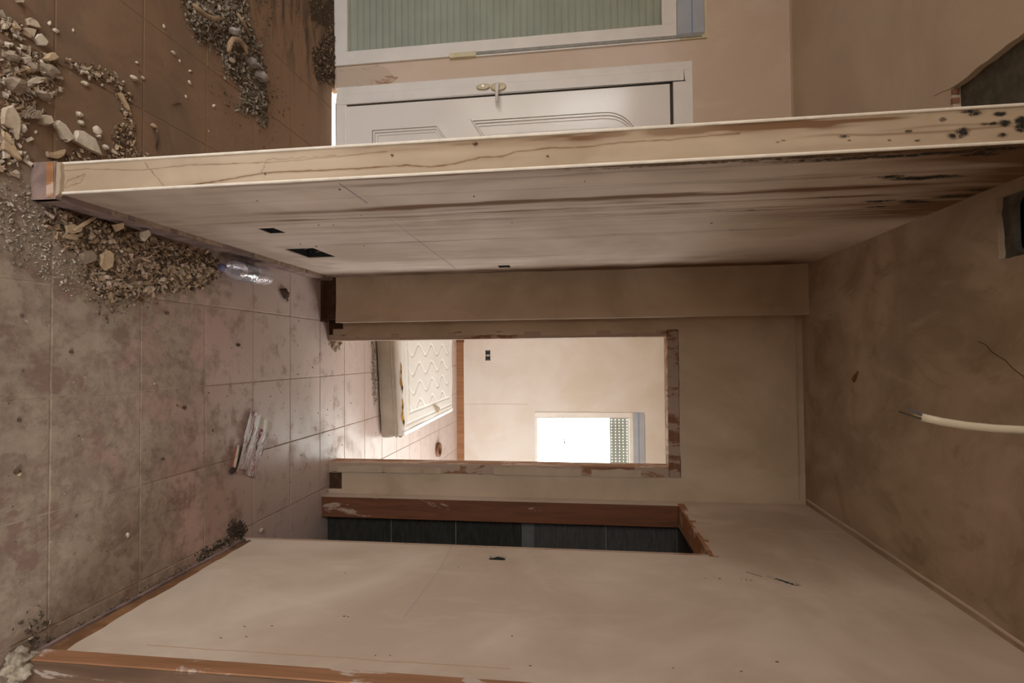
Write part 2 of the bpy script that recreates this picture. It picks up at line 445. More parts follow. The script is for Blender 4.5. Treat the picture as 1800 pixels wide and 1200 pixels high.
m.box(-.52, -.50, 1.04, 1.82, z0, z1).box(-.20, -.18, 1.04, 1.82, z0, z1).box(-.50, -.20, 1.04, 1.06, z0, z1).box(-.50, -.20, 1.80, 1.82, z0, z1).box(-.52, -.18, 1.04, 1.82, z1, z1+.02)
m.build('opening_blackout', M['black'], ceil)  # closed black box added above the opening to keep it dark
# chipped brick along one side of the opening
rnd = random.Random(8); m = MB()
for i in range(9):
    x = -.84+i*.03; m.box(x, x+.018, 1.924, 1.930+rnd.uniform(0, .004), H-.0015, H+.02)
m.build('chipped_brick_edge', simple('chipped_brick', (.30, .15, .095), .9, .2, .3, 60), ceil)
# hairline cracks of the ceiling
def crack(name, pts, r, mat, parent): return MB().tube(pts, r, 5).build(name, mat, parent)
def wiggle(a, b, n, amp, seed, keepaxis=None):
    rd = random.Random(seed); a, b = Vector(a), Vector(b); out = []; w = Vector((0, 0, 0))
    for i in range(n+1):
        w = w*.6+Vector((rd.uniform(-1, 1), rd.uniform(-1, 1), rd.uniform(-1, 1)))*amp
        q = a.lerp(b, i/n)+(w if 0 < i < n else Vector((0, 0, 0)))
        if keepaxis is not None: q[keepaxis] = a[keepaxis]+(b[keepaxis]-a[keepaxis])*i/n
        out.append(q)
    return out
crackm = simple('dark_hairline_crack', (.10, .06, .035), .9, .1)
crack('crack', wiggle((-.03, 1.842, H), (.074, 1.66, H), 7, .004, 4, 2), .0012, crackm, ceil)
crack('crack', wiggle((-.86, 2.12, H), (-.80, 2.00, H), 5, .004, 5, 2), .001, crackm, ceil)
crack('crack', wiggle((-.86, 2.02, H), (-.845, 1.925, H), 4, .006, 6, 2), .001, crackm, ceil)
# raised trowel ridge along the corridor ceiling edge
MB().tube(wiggle((.80, 1.2, H), (.79, 3.20, H), 14, .003, 9, 2), .006, 6, .4).build('plaster_ridge', M['plaster_right'], ceil)
MB().tube(wiggle((.79, 3.205, H-.035), (-.20, 3.205, H-.035), 10, .002, 10, 1), .005, 6, .6).build('plaster_ridge', M['plaster_far'], ceil)

# ================================================================== PARTITION (left wall of the corridor)
PX0, PX1, PE = -.557, -.472, 1.385
part = struct(box('wall_left', M['mortar'], PX0+.012, PX1-.050, PE+.012, 3.11, 0, H))
def grid_face(name, us, vs, place, keepf, stain, mat, parent):
    """dense plaster face with a per-vertex stain colour: r brown run, g black mould, b pale smear"""
    U, V = np.meshgrid(us, vs, indexing='ij'); P = place(U, V)
    me = bpy.data.meshes.new(name); nu, nv = len(us), len(vs)
    idx = np.arange(nu*nv).reshape(nu, nv)
    q = np.stack([idx[:-1, :-1], idx[1:, :-1], idx[1:, 1:], idx[:-1, 1:]], -1).reshape(-1, 4)
    uc = ((us[:-1]+us[1:])/2)[:, None].repeat(nv-1, 1); vc = ((vs[:-1]+vs[1:])/2)[None].repeat(nu-1, 0)
    q = q[keepf(uc, vc).ravel()]
    me.from_pydata(P.reshape(-1, 3).tolist(), [], q.tolist()); me.update()
    a = me.attributes.new('stain', 'FLOAT_COLOR', 'POINT')
    S = np.ones((nu, nv, 4), np.float32); S[..., :3] = np.clip(stain(U, V), 0, 1)
    a.data.foreach_set('color', S.ravel())
    return link(name, me, mat, parent)
def n1d(x, seed, f):
    r = np.random.RandomState(seed); k_ = r.uniform(-1, 1, 4096); t = x*f+2000; i = np.floor(t).astype(int); w = t-i; w = w*w*(3-2*w)
    return k_[i % 4096]*(1-w)+k_[(i+1) % 4096]*w
def n2d(x, y, seed, fx, fy):
    r = np.random.RandomState(seed); k_ = r.uniform(-1, 1, (256, 256)); a = x*fx+500; b = y*fy+500
    i, j = np.floor(a).astype(int), np.floor(b).astype(int); u, v = a-i, b-j; u = u*u*(3-2*u); v = v*v*(3-2*v)
    g = lambda p, q: k_[p % 256, q % 256]
    return (g(i, j)*(1-u)+g(i+1, j)*u)*(1-v)+(g(i, j+1)*(1-u)+g(i+1, j+1)*u)*v
sst = lambda a, b, x: np.clip((x-a)/(b-a), 0, 1)**2*(3-2*np.clip((x-a)/(b-a), 0, 1))
# (y, half width, strength, z below which it fades out, z above which it fades out)
RUNS = [(1.400, .006, .9, .55, 3), (1.410, .018, .55, 1.2, 3), (1.452, .010, .40, .5, 2.4), (1.470, .030, .20, 1.0, 3), (1.560, .006, .28, .4, 2.3), (1.578, .010, .30, 1.6, 2.6),
        (1.688, .016, .95, .55, 2.5), (1.700, .028, .50, .8, 2.6), (1.672, .006, .45, 1.0, 2.4), (1.745, .007, .35, .3, 2.2), (1.790, .010, .80, .35, 2.5), (1.815, .006, .35, .5, 2.3),
        (1.835, .006, .35, .3, 2.0), (1.885, .010, .55, .9, 2.6), (1.905, .006, .45, .3, 2.5), (1.935, .010, .20, .3, 1.7), (1.99, .006, .18, .3, 2.0), (2.07, .010, .16, .25, 1.6),
        (2.205, .007, .42, .35, 2.4), (2.235, .016, .16, .3, 2.1), (2.62, .012, .22, .5, 1.6), (2.80, .03, .18, .4, 2.5), (3.06, .06, .5, .08, 2.73), (3.00, .08, .3, .8, 2.73)]
MOULD = [(1.432, 2.30, .012, .30, 1.), (1.41, 2.05, .006, .30, .8), (1.415, 1.75, .004, .25, .75), (1.607, 2.38, .014, .03, 1.1), (1.630, 2.475, .016, .085, 1.25), (1.60, 2.33, .008, .03, .6), (1.856, 2.47, .011, .045, 1.15), (1.866, 2.56, .010, .03, 1.1),
         (1.93, 2.50, .009, .03, 1.0), (1.42, 2.52, .012, .09, 1.), (1.455, 2.50, .012, .05, 1.), (1.89, 2.60, .016, .05, 1.), (1.84, 2.68, .016, .06, 1.1), (1.78, 2.72, .016, .05, 1.1), (1.905, 2.10, .006, .02, .7), (1.905, 2.0, .004, .015, .6), (2.21, 2.12, .006, .02, .6), (1.79, 2.28, .007, .06, .7), (1.69, 2.36, .010, .06, .6)]
def stain_face(Yv, Zv):
    br = np.zeros_like(Yv); bl = np.zeros_like(Yv); li = np.zeros_like(Yv)
    for i, (y, w, s_, zl, zh) in enumerate(RUNS):
        wob = .006*n1d(Zv, 40+i, 5)+.003*n1d(Zv, 80+i, 23)
        ww = w*(1+.5*n1d(Zv, 120+i, 7))
        br = np.maximum(br, 0)+s_*np.exp(-((Yv-y-wob)/ww)**2)*sst(zl-.35, zl+.5, Zv)*(1-sst(zh-.15, zh+.05, Zv))*(.75+.35*n1d(Zv, 160+i, 9))
    br += .80*sst(2.10, 2.65, Zv+.25*n2d(Yv, Zv, 3, 5, 2))*(1-sst(1.95, 2.25, Yv+.08*n2d(Yv, Zv, 4, 6, 4)))
    br += .22*sst(.25, .02, Zv-.08+.10*n2d(Yv, Zv, 7, 14, 14))*np.ones_like(Yv)
    br += .10*np.clip(n2d(Yv, Zv, 9, 30, 1.2), 0, 1)*(1-sst(2.0, 2.3, Yv))
    br += .35*sst(2.9, 3.11, Yv)*sst(.6, 2.2, Zv)
    for (y, z, ry, rz, s_) in MOULD:
        wob = .004*n1d(Zv, int(z*100), 40)
        bl = np.maximum(bl, s_*np.exp(-(((Yv-y-wob)/ry)**2+((Zv-z)/rz)**2)*.8))
    bl = np.maximum(bl, .55*np.exp(-((Yv-1.400)/.005)**2)*sst(.9, 1.6, Zv))
    li = .6*np.clip(n2d(Yv, Zv, 21, 26, 5), 0, 1)*np.clip(n2d(Yv, Zv, 22, 4, 3)+.35, 0, 1)*np.exp(-((Zv-1.0)/.6)**2)
    return np.stack([br, bl, li], -1)
HOLES = [(1.880, 1.968, .372, .436), (2.255, 2.475, .262, .396), (2.868, 2.936, 1.103, 1.166)]
ys = np.unique(np.concatenate([np.arange(PE, 3.111, .0055), [3.11]]+[[h[0], h[1]] for h in HOLES]))
zs = np.unique(np.concatenate([np.arange(.078, H, .012), [H]]+[[h[2], h[3]] for h in HOLES]))
def keep_face(u, v):
    k_ = np.ones_like(u, bool)
    for (a, b, c, d) in HOLES: k_ &= ~((u > a) & (u < b) & (v > c) & (v < d))
    return k_
def place_face(Uy, Vz):
    X = PX1+.0015*n2d(Uy, Vz, 1, 6, 4)
    e = sst(.14, .078, Vz)
    return np.stack([X-.001*e, Uy, Vz], -1)
grid_face('plaster_face', ys, zs, place_face, keep_face, stain_face, M['plaster_stained'], part)
# plaster edge ring behind the face so the skin has thickness at its foot, and the sides of the cut-outs
m = MB().box(PX1-.012, PX1-.002, PE+.003, 3.11, .074, .079)
for (a, b, c, d) in HOLES:
    e_ = .0015; m.box(PX1-.003, PX1-.0015, a-e_, a, c, d).box(PX1-.003, PX1-.0015, b, b+e_, c, d).box(PX1-.003, PX1-.0015, a, b, c-e_, c).box(PX1-.003, PX1-.0015, a, b, d, d+e_)
m.build('plaster_edge', M['plaster'], part)
box('plaster_back', M['plaster'], PX0, PX0+.012, PE+.006, 3.3, .078, H, part)
# sockets cut in the partition
rnd = random.Random(12)
for n_, (a, b, c, d) in enumerate(HOLES):
    sb = MB(); x_ = PX1-.048; sb.box(x_-.002, x_, a, b, c, d).box(x_, PX1-.003, a-.003, a, c, d).box(x_, PX1-.003, b, b+.003, c, d).box(x_, PX1-.003, a, b, c-.003, c).box(x_, PX1-.003, a, b, d, d+.003)
    sb = sb.build('socket_box', M['boxplastic'], part)
    mm = MB()
    for q in range(3 if n_ != 2 else 1):
        y = a+(b-a)*(q+.5)/3; z = c+(d-c)*rnd.uniform(.3, .7); mm.tube([(PX1-.046, y, z), (PX1-.025, y+.008, z+.012), (PX1-.022, y+.012, z-.012)], .0022, 6)
    if n_ == 1: mm.box(PX1-.047, PX1-.040, a+.015, a+.085, c+.006, d-.04)
    mm.build('wire_stub', M['chip_grey'] if n_ == 1 else M['chip_brown'], sb)
# end face of the partition
B_CR = [(300, 332), (467, 304), (550, 300), (633, 296), (717, 290), (758, 293), (800, 287.5), (842, 277), (883, 275), (904, 267), (967, 260), (1029, 258), (1092, 250), (1175, 246), (1300, 234)]
A_CR = [(108, 300), (150, 297), (250, 299), (330, 290), (480, 285), (600, 275), (680, 266)]
D_CR = [(255, 284), (262, 297), (275, 310), (290, 330)]
E_CR = [(104, 345), (118, 318), (150, 305), (140, 322), (112, 330)]
F_CR = [(460, 303), (470, 280), (590, 274)]
def to_end(pl):
    return [((q := ony(a, b, PE)).x, q.z) for a, b in pl]
def seg_dist(X, Z, pl, sx=1.0):
    d = np.full_like(X, 9.)
    for (x0, z0), (x1, z1) in zip(pl[:-1], pl[1:]):
        dx, dz = x1-x0, z1-z0; t = np.clip(((X-x0)*dx+(Z-z0)*dz)/(dx*dx+dz*dz+1e-12), 0, 1)
        d = np.minimum(d, np.hypot((X-x0-t*dx)*sx, Z-z0-t*dz))
    return d
END_MOULD = [(1483, 240, .004, .012, .9), (1597, 231, .004, .008, .9), (1612, 247, .003, .006, .8), (1658, 210, .005, .007, 1.), (1692, 232, .009, .013, 1.15), (1683, 238, .008, .02, .9), (1758, 200, .005, .012, 1.2), (1766, 216, .007, .011, 1.3), (1740, 217, .004, .02, .9), (1796, 212, .008, .012, 1.5), (1795, 224, .009, .01, 1.4),
             (1763, 238, .006, .012, .85), (1715, 199, .006, .016, .9), (1706, 196, .004, .02, .9), (1493, 247, .002, .004, .8), (1563, 247, .0025, .004, .9), (1366, 250, .002, .008, .6), (1377, 247, .002, .006, .6)]
def stain_end(Xv, Zv):
    t = (Xv-PX0)/(PX1-PX0)
    wob = .0012*n2d(Xv, Zv, 30, 200, 60)
    br = .85*np.exp(-((seg_dist(Xv+wob, Zv, to_end(B_CR)))/.0011)**2)
    br += .5*np.exp(-((seg_dist(Xv+wob, Zv, to_end(B_CR)))/.004)**2)*.35
    br = np.maximum(br, .55*np.exp(-((seg_dist(Xv+wob, Zv, to_end(A_CR)))/.0013)**2))
    for pl, s_ in ((D_CR, .75), (E_CR, .6), (F_CR, .5)): br = np.maximum(br, s_*np.exp(-((seg_dist(Xv+wob*2, Zv, to_end(pl)))/.0011)**2))
    # long brown run under the bead on the hall side, densest between 1.6 and 2.3 m
    edge = np.exp(-((t-.16-.05*n1d(Zv, 55, 6))/(.13+.05*n1d(Zv, 56, 4)))**2)
    br += edge*(.34*sst(.6, 1.1, Zv)+.85*sst(1.40, 1.62, Zv))*(1-sst(2.05, 2.3, Zv))*(.7+.5*n2d(Xv, Zv, 57, 160, 16))
    br += .75*np.exp(-((t-.15)/.05)**2)*sst(1.75, 1.9, Zv)*(1-sst(2.26, 2.34, Zv))
    br += .45*np.exp(-((t-.56-.05*n1d(Zv, 58, 8))/.035)**2)*sst(2.0, 2.2, Zv)*(1-sst(2.50, 2.56, Zv))
    br += .35*np.exp(-((t-.44-.05*n1d(Zv, 59, 8))/.03)**2)*sst(2.2, 2.4, Zv)
    br += .16*sst(.10, .9, t)*0+.07*np.clip(n2d(Xv, Zv, 60, 60, 8), 0, 1)
    bl = np.zeros_like(Xv)
    for (a, b, rx, rz, s_) in END_MOULD:
        q = ony(a, b, PE); bl = np.maximum(bl, s_*np.exp(-(((Xv-q.x)/rx)**2+((Zv-q.z)/rz)**2)*.8))
    return np.stack([br, bl, .25*np.clip(n2d(Xv, Zv, 61, 40, 6), 0, 1)], -1)
xs = np.linspace(PX0, PX1, 46); zs2 = np.concatenate([np.arange(.085, H, .0035), [H]])
grid_face('plaster_end', xs, zs2, lambda U, V: np.stack([U, PE+.0012*n2d(U, V, 71, 40, 5), V], -1)[...], lambda u, v: np.ones_like(u, bool), stain_end, M['plaster_end'], part)
for x, s_ in ((PX0, -1), (PX1, 1)):
    MB().tube([(x, PE-.001, .088), (x, PE-.0012, 1.4), (x, PE-.001, H)], .0040, 8).build('corner_bead', M['bead'], part)
# mortar foot strip along the partition
ft = flat('skirting_bed', rough_poly([(PE-.008, 0), (3.11, 0), (3.11, .074), (PE-.008, .078)], {2: .0025}, .05, seed=21), [], .022, (PX1-.004, 0, 0), (0, 1, 0), (0, 0, 1), M['mortar_light'], part)
flat('ledge_lit_top', rough_poly([(PX1, PE-.006), (PX1+.0165, PE-.006), (PX1+.0165, 3.11), (PX1, 3.11)], {1: .0015}, .04, seed=23), [], .003, (0, 0, .0735), (1, 0, 0), (0, 1, 0), M['ledge'], part)  # paler plate painting the light that falls on the ledge top
flat('skirting_bed_end', [(PX0-.004, 0), (PX1+.018, 0), (PX1+.018, .080), (PX0-.004, .082)], [], .02, (0, PE+.008, 0), (1, 0, 0), (0, 0, 1), M['mortar_light'], part)
box('tile_glue_edge', M['timber'], PX0-.002, PX1+.014, PE-.0135, PE-.011, .052, .074, part)
flat('plaster_foot', rough_poly([(PX0, .080), (PX1+.012, .080), (PX1+.004, .092), (PX0, .096)], {2: .002}, .01, seed=3), [], .014, (0, PE+.002, 0), (1, 0, 0), (0, 0, 1), M['plaster_end'], part)
# pencil line on the partition
pencil = simple('blue_chalk', (.33, .33, .43), .9, .1)
MB().tube([(PX1+.0005, 1.42, .90), (PX1+.0008, 1.62, .90)], .0011, 4, .3).build('chalk_line', pencil, part)
MB().tube([(PX1+.0005, 1.80, .899), (PX1+.0008, 2.3, .885), (PX1+.0008, 2.9, .87)], .0009, 4, .3).build('chalk_line', pencil, part)

# ================================================================== END WALL with the bedroom doorway
EY, ET = 3.215, .115
far = struct(MB().box(-.46, -.125, EY+.012, EY+ET-.012, 0, H).box(.665, .98, EY+.012, EY+ET-.012, 0, H).box(-.46, .98, EY+.012, EY+ET-.012, 2.06, H).build('wall_far', M['skirting_gap']))
out = [(-.215, .095), (-.172, .095), (-.172, .03), (-.136, .03), (-.136, 2.075), (.688, 2.075), (.688, .0), (.697, .0), (.697, .085), (.795, .085), (.795, .0), (.83, 0), (.83, H), (-.215, H)]
flat('plaster', rough_poly(out, {0: .002, 3: .006, 4: .003, 5: .006, 8: .003}, .03, seed=31), [], .012, (0, EY+.012, 0), (1, 0, 0), (0, 0, 1), M['plaster_far'], far)
flat('plaster_inner', [(-.46, 0), (-.10, 0), (-.10, 2.01), (.635, 2.01), (.635, 0), (2.4, 0), (2.4, H), (-.46, H)], [], .012, (0, EY+ET, 0), (1, 0, 0), (0, 0, 1), M['plaster_bedroom'], far)
# pier at the left of the doorway
pier = MB().box(-.475, -.225, 3.122, EY+.012, 0, H).build('pier', M['skirting_gap'], far)
flat('plaster', rough_poly([(-.474, .098), (-.205, .094), (-.205, H), (-.474, H)], {0: .0025}, .03, seed=33), [], .012, (0, 3.122, 0), (1, 0, 0), (0, 0, 1), M['plaster_far'], pier)
box('plaster', M['plaster_far'], -.225, -.205, 3.1225, EY+.0, .094, H, pier)
MB().tube([(-.206, 3.111, .098), (-.206, 3.111, H)], .0035, 6).build('corner_bead', M['plaster_right'], pier)
box('foot', M['skirting_gap'], -.474, -.212, 3.1135, 3.16, 0, .02, pier)
# doorway sub-frame
d1 = struct(root('door_1', (.265, EY, 0)))
def dpart(o): return keep(o, d1)
box_ = box
dpart(bevel(box('jamb', M['timber_smear'], -.138, -.100, EY-.003, EY+ET+.003, 0, 2.010), .003))
dpart(bevel(box('jamb', M['timber_smear'], .635, .690, EY-.003, EY+.03, 0, 2.010), .003))
dpart(bevel(box('jamb_lining', M['timber'], .634, .660, EY+.004, EY+ET+.003, 0, 2.010), .003))
dpart(bevel(box('head', M['timber_lintel'], -.140, .690, EY-.005, EY+.03, 2.012, 2.072), .004))
dpart(bevel(box('head_lining', M['timber'], -.115, .66, EY+.004, EY+ET+.003, 2.010, 2.040), .003))
# smears of plaster dragged over the right jamb
rnd = random.Random(41)
for (z0, z1) in ((.06, .34), (.36, .58), (.60, .70), (1.02, 1.52), (1.58, 1.86)):
    w_ = rnd.uniform(.030, .044)
    dpart(flat('plaster_smear', rough_poly([(.69-w_, z0), (.692, z0), (.692, z1), (.69-w_, z1)], {0: .006, 2: .006, 3: .006}, .025, seed=int(z0*100)), [], .003, (0, EY-.0035, 0), (1, 0, 0), (0, 0, 1), M['plaster_far']))
for (z0, z1) in ((.12, .4), (.45, .75), (.8, 1.2), (1.3, 1.62), (1.7, 1.95)):
    w_ = rnd.uniform(.014, .026)
    dpart(flat('plaster_smear', rough_poly([(-.139, z0), (-.139+w_, z0), (-.139+w_, z1), (-.139, z1)], {0: .004, 1: .005, 2: .004}, .025, seed=int(z0*90)), [], .003, (0, EY-.0035, 0), (1, 0, 0), (0, 0, 1), M['plaster_far']))

# ================================================================== RIGHT WALL with the bathroom doorway
RX, RT = .82, .115
BY0, BY1, BZ = 2.40, 3.125, 2.045
rw = struct(MB().box(RX+.012, RX+RT-.012, 1.40, 2.365, 0, H).box(RX+.012, RX+RT-.012, 3.14, 3.33, 0, H).box(RX+.012, RX+RT-.012, 1.40, 3.33, 2.09, H).box(RX+.012, RX+RT-.012, .50, 1.40, 2.10, H).box(RX+.012, RX+RT-.012, -2.6, .55, 0, H).build('wall_right', M['mortar']))
# u runs along -y so that the plate thickens towards the corridor
def ry(y): return -y
hole_box = [(ry(2.226), 1.160), (ry(2.226), 1.226), (ry(2.276), 1.224), (ry(2.276), 1.158)]
hole_j = rough_poly([(ry(2.172), 2.205), (ry(2.10), 2.275), (ry(2.095), 2.300), (ry(2.125), 2.295), (ry(2.185), 2.225)], {0: .003, 1: .003, 2: .003, 3: .003, 4: .003}, .012, seed=50)
out = [(ry(1.408), .094), (ry(1.408), 2.09), (ry(.55), 2.09), (ry(.55), .09), (ry(-2.6), .09), (ry(-2.6), H), (ry(3.215), H), (ry(3.215), 0), (ry(BY1), 0), (ry(BY1), BZ), (ry(3.10), BZ+.006), (ry(2.95), BZ+.022), (ry(2.41), BZ+.03), (ry(2.375), BZ+.022), (ry(2.385), 2.0), (ry(2.385), .03), (ry(2.36), .03), (ry(2.34), .060), (ry(1.45), .084)]
out = out[::-1]
flat('plaster', rough_poly(out, {0: .0035, 4: .003, 6: .006, 7: .006, 16: .002}, .03, seed=51), [hole_box, hole_j], .0125, (RX+.0125, 0, 0), (0, -1, 0), (0, 0, 1), M['plaster_right'], rw)
flat('plaster_bathroom_side', [(1.4, 0), (BY0, 0), (BY0, BZ), (BY1, BZ), (BY1, 0), (3.2, 0), (3.2, H), (1.4, H)], [], .012, (RX+RT-.012, 0, 0), (0, 1, 0), (0, 0, 1), M['plaster'], rw)
# bare strip where the skirting was: brown bed, dusty ledge
flat('skirting_bed', rough_poly([(ry(2.37), 0), (ry(1.405), 0), (ry(1.405), .09), (ry(2.37), .068)], {2: .002}, .04, seed=52), [], .004, (RX+.0135, 0, 0), (0, -1, 0), (0, 0, 1), M['skirting_brown'], rw)
flat('skirting_ledge', rough_poly([(ry(2.385), 0), (ry(1.40), 0), (ry(1.40), .016), (ry(2.385), .014)], {2: .003}, .03, seed=53), [], .010, (RX+.011, 0, 0), (0, -1, 0), (0, 0, 1), M['mortar_light'], rw)
sb = box('socket_box', M['boxplastic'], RX+.0105, RX+.0118, 2.222, 2.280, 1.155, 1.23, rw)
mm = MB()
for q in range(4): mm.tube([(RX+.011, 2.235+q*.011, 1.17), (RX+.004, 2.237+q*.011, 1.19), (RX+.010, 2.24+q*.011, 1.215)], .002, 6)
mm.build('wire_stub', M['boxplastic'], sb)
jb = box('junction_hole', M['black'], RX+.0105, RX+.0118, 2.08, 2.19, 2.20, 2.31, rw)  # black plate standing for the shade inside the hole
mm = MB()
for q in range(5):
    t = q/4; mm.tube([(RX+.011, 2.165-.06*t, 2.215+.06*t), (RX-.001, 2.15-.05*t, 2.235+.055*t), (RX+.008, 2.125-.02*t, 2.285)], .0016, 5)
mm.build('wire_stub', M['boxplastic'], jb)
crack('crack', wiggle((RX-.0001, 1.462, .30), (RX-.0001, 1.462, 1.35), 16, .003, 61, 0), .0011, simple('ochre_crack', (.36, .24, .14), .9, .1), rw)
crack('crack', wiggle((RX-.0001, 2.205, 2.145), (RX-.0001, 2.165, 2.19), 4, .001, 62, 0), .0012, crackm, rw)
MB().tube([(RX, 1.70, .98), (RX, 2.10, .99), (RX, 2.37, .975)], .0008, 4).build('chalk_line', pencil, rw)
rust = simple('rust_fleck', (.16, .09, .05), .9, .1)
mm = MB()
for (a, b, r) in ((1265, 1017, .004), (1240, 1016, .002), (1312, 1019, .003), (1320, 1020, .003), (1303, 1018, .002), (605, 1083, .004), (612, 1084, .003), (430, 1101, .003), (478, 1100, .003), (388, 1121, .003), (433, 1119, .003), (660, 1152, .002), (686, 1152, .002), (900, 1118, .003), (932, 1170, .003), (1366, 1163, .004), (1303, 1180, .003), (1183, 1174, .002), (606, 1007, .002), (806, 997, .002)):
    q = onx(a, b, RX); mm.box(q.x-.0012, q.x+.001, q.y-r*.5, q.y+r*.5, q.z-r, q.z+r)
mm.build('rust_fleck', rust, rw)
mm = MB()
for (a, b, r) in ((690, 273, .005), (835, 254, .006), (838, 252, .004), (963, 275, .004), (467, 306, .003)):
    q = ony(a, b, PE); mm.tube([(q.x-r*.5, PE-.001, q.z-r), (q.x, PE-.004, q.z), (q.x+r*.4, PE-.001, q.z+r)], [.0005, .0025, .0006], 6)
mm.build('wood_splinter', rust, part)
mm = MB()
for (a, b, r) in ((452, 282.5+250-180, .002), (560, 395, .003), (528, 429, .003), (556, 433, .005), (586, 395, .003), (1028, 318, .003), (900, 392, .003), (1250, 392, .004), (1252, 391, .003), (833, 345, .003), (597, 333, .003), (635, 378, .002), (640, 432, .003)):
    q = onx(a, b, PX1); mm.box(q.x-.001, q.x+.0015, q.y-r, q.y+r, q.z-r*.6, q.z+r*.6)
mm.build('rust_fleck', rust, part)
# bathroom doorway timbers
d2 = struct(root('door_2', (RX, 2.76, 0)))
for o in (bevel(box('jamb', M['timber_red'], RX+.0012, RX+RT+.004, BY1-.0012, BY1+.035, 0, BZ), .003),
          bevel(box('jamb', M['timber_smear'], RX-.0005, RX+RT+.004, BY0-.035, BY0-.012, 0, BZ), .003),
          bevel(box('head', M['timber'], RX-.003, RX+RT+.004, BY0-.045, BY1+.035, BZ, BZ+.036), .003)): keep(o, d2)
for (a, b) in ((2.36, 2.52), (2.56, 2.80), (2.84, 3.0)):
    keep(flat('plaster_smear', rough_poly([(ry(b), BZ+.012), (ry(a), BZ+.016), (ry(a), BZ+.037), (ry(b), BZ+.037)], {0: .005, 1: .004, 3: .004}, .02, seed=int(a*100)), [], .003, (RX-.0025, 0, 0), (0, -1, 0), (0, 0, 1), M['plaster_right']), d2)
for (a, b, z0, z1) in ((.02, .06, 1.2, 1.62), (.015, .05, 1.78, 1.96), (.05, .10, .62, .80)):
    keep(flat('plaster_smear', rough_poly([(RX+a, z0), (RX+b, z0+.05), (RX+b-.01, z1), (RX+a, z1-.04)], {0: .004, 1: .006, 2: .004, 3: .006}, .02, seed=int(z0*77)), [], .0012, (0, BY1+.0002, 0), (1, 0, 0), (0, 0, 1), M['mortar_light']), d2)
# nearest doorway: timber post at the end of the right wall
d3 = struct(root('door_3', (RX, 1.0, 0)))
keep(bevel(box('jamb', M['timber_post'], RX-.0035, RX+.03, 1.352, 1.405, .03, 2.10), .003), d3)
keep(bevel(box('jamb_lining', M['timber_grey'], RX+.001, RX+RT+.004, 1.350, 1.40, .0, 2.10), .002), d3)
keep(bevel(box('head', M['timber'], RX-.003, RX+RT+.004, .52, 1.40, 2.10, 2.14), .003), d3)
# bathroom: tiled far wall and plain shell
bw = struct(box('wall_bathroom', M['slate_grout'], RX+RT, 2.4, 3.207, EY+.012, 0, H))
rows = [(0, .396), (.400, .789), (.793, 1.180), (1.250, 1.655), (1.659, 2.044), (2.048, 2.43)]
for (z0, z1) in rows:
    for i in range(3):
        bevel(box('wall_tile', M['slate'], RX+RT+.003+i*.49, RX+RT+.003+i*.49+.487, 3.199, 3.208, z0+.001, z1-.001, bw), .0015, 1)
for i in range(3): bevel(box('border_tile', M['slate_strip'], RX+RT+.003+i*.49, RX+RT+.003+i*.49+.487, 3.1985, 3.208, 1.184, 1.247, bw), .0015, 1)
struct(box('wall_bathroom_side', M['slate'], 2.4, 2.45, 1.9, 3.33, 0, H))
struct(box('wall_bathroom_near', M['plaster'], RX+RT, 2.45, 1.88, 1.93, 0, H))

# ================================================================== BEDROOM
bx0, bx1, bz0, bz1 = BEDWIN
BF = 6.60
wf = struct(flat('wall_bedroom_far', [(-.56, .088), (2.4, .088), (2.4, H), (-.56, H)], [[(.70, .945), (1.95, .945), (1.95, 2.225), (.70, 2.225)]], .10, (0, BF+.10, 0), (1, 0, 0), (0, 0, 1), M['plaster_bedroom']))
bsk = struct(box('baseboard_bedroom', M['timber_plain'], -.175, 2.4, BF-.004, BF+.09, 0, .087))
box('end_stub', M['timber_red'], -.26, -.165, BF-.012, BF+.05, 0, .095, bsk)
sb = root('bedroom_socket', (-.01, BF, .385))
for i in range(2):
    q = box('socket_box', M['boxplastic'], -.068+i*.066, -.010+i*.066, BF-.0015, BF+.004, .357, .416); keep(q, sb)
    for j in range(2): box('rim', M['chip_grey'], -.066+i*.066+j*.045, -.058+i*.066+j*.045, BF-.003, BF-.001, .372, .402, q)
tag(sb, 'double black wall socket box without covers on the bright bedroom wall', 'socket')
# right wall of the bedroom with a second, unseen window; left wall
y0, y1, z0, z1 = BEDSIDE
struct(flat('wall_bedroom_right', [(3.33, 0), (6.70, 0), (6.70, H), (3.33, H)], [[(y0, z0), (y1, z0), (y1, z1), (y0, z1)]], .1, (2.4, 0, 0), (0, 1, 0), (0, 0, 1), M['plaster_bedroom']))
struct(box('wall_bedroom_left', M['plaster_bedroom'], -.56, -.46, 3.30, 6.70, 0, H))
crack('crack', wiggle((.58, BF-.0005, .09), (.58, BF-.0005, .86), 10, .003, 71, 1), .0018, simple('pale_crack', (.48, .36, .27), .9, .1), wf)
# bedroom window: frame, pane, part-lowered perforated shutter, blue-grey shutter box
w1 = struct(root('window_1', (1.325, BF, .945)))
m = MB(); m.box(.672, .735, BF-.008, BF+.06, .945, 2.09).box(1.915, 1.98, BF-.008, BF+.06, .945, 2.09).box(.735, 1.915, BF-.008, BF+.06, .945, .975).box(.735, 1.915, BF-.008, BF+.06, 2.055, 2.09)
keep(bevel(m.build('frame', M['white_frame']), .004), w1)
m = MB(); m.box(.672, 1.98, BF-.006, BF+.05, 2.09, 2.222); keep(bevel(m.build('shutter_box', M['shutterbox']), .004), w1)
keep(box('box_line', M['filmline'], .672, 1.98, BF-.0075, BF-.0055, 2.148, 2.160), w1)
k = Mat('clear_window_glass', .03, .5)
tr_, gl_, mx_ = k.n('ShaderNodeBsdfTransparent'), k.n('ShaderNodeBsdfGlossy'), k.n('ShaderNodeMixShader')
fr_ = k.n('ShaderNodeFresnel'); fr_.inputs[0].default_value = 1.45; gl_.inputs['Roughness'].default_value = .03
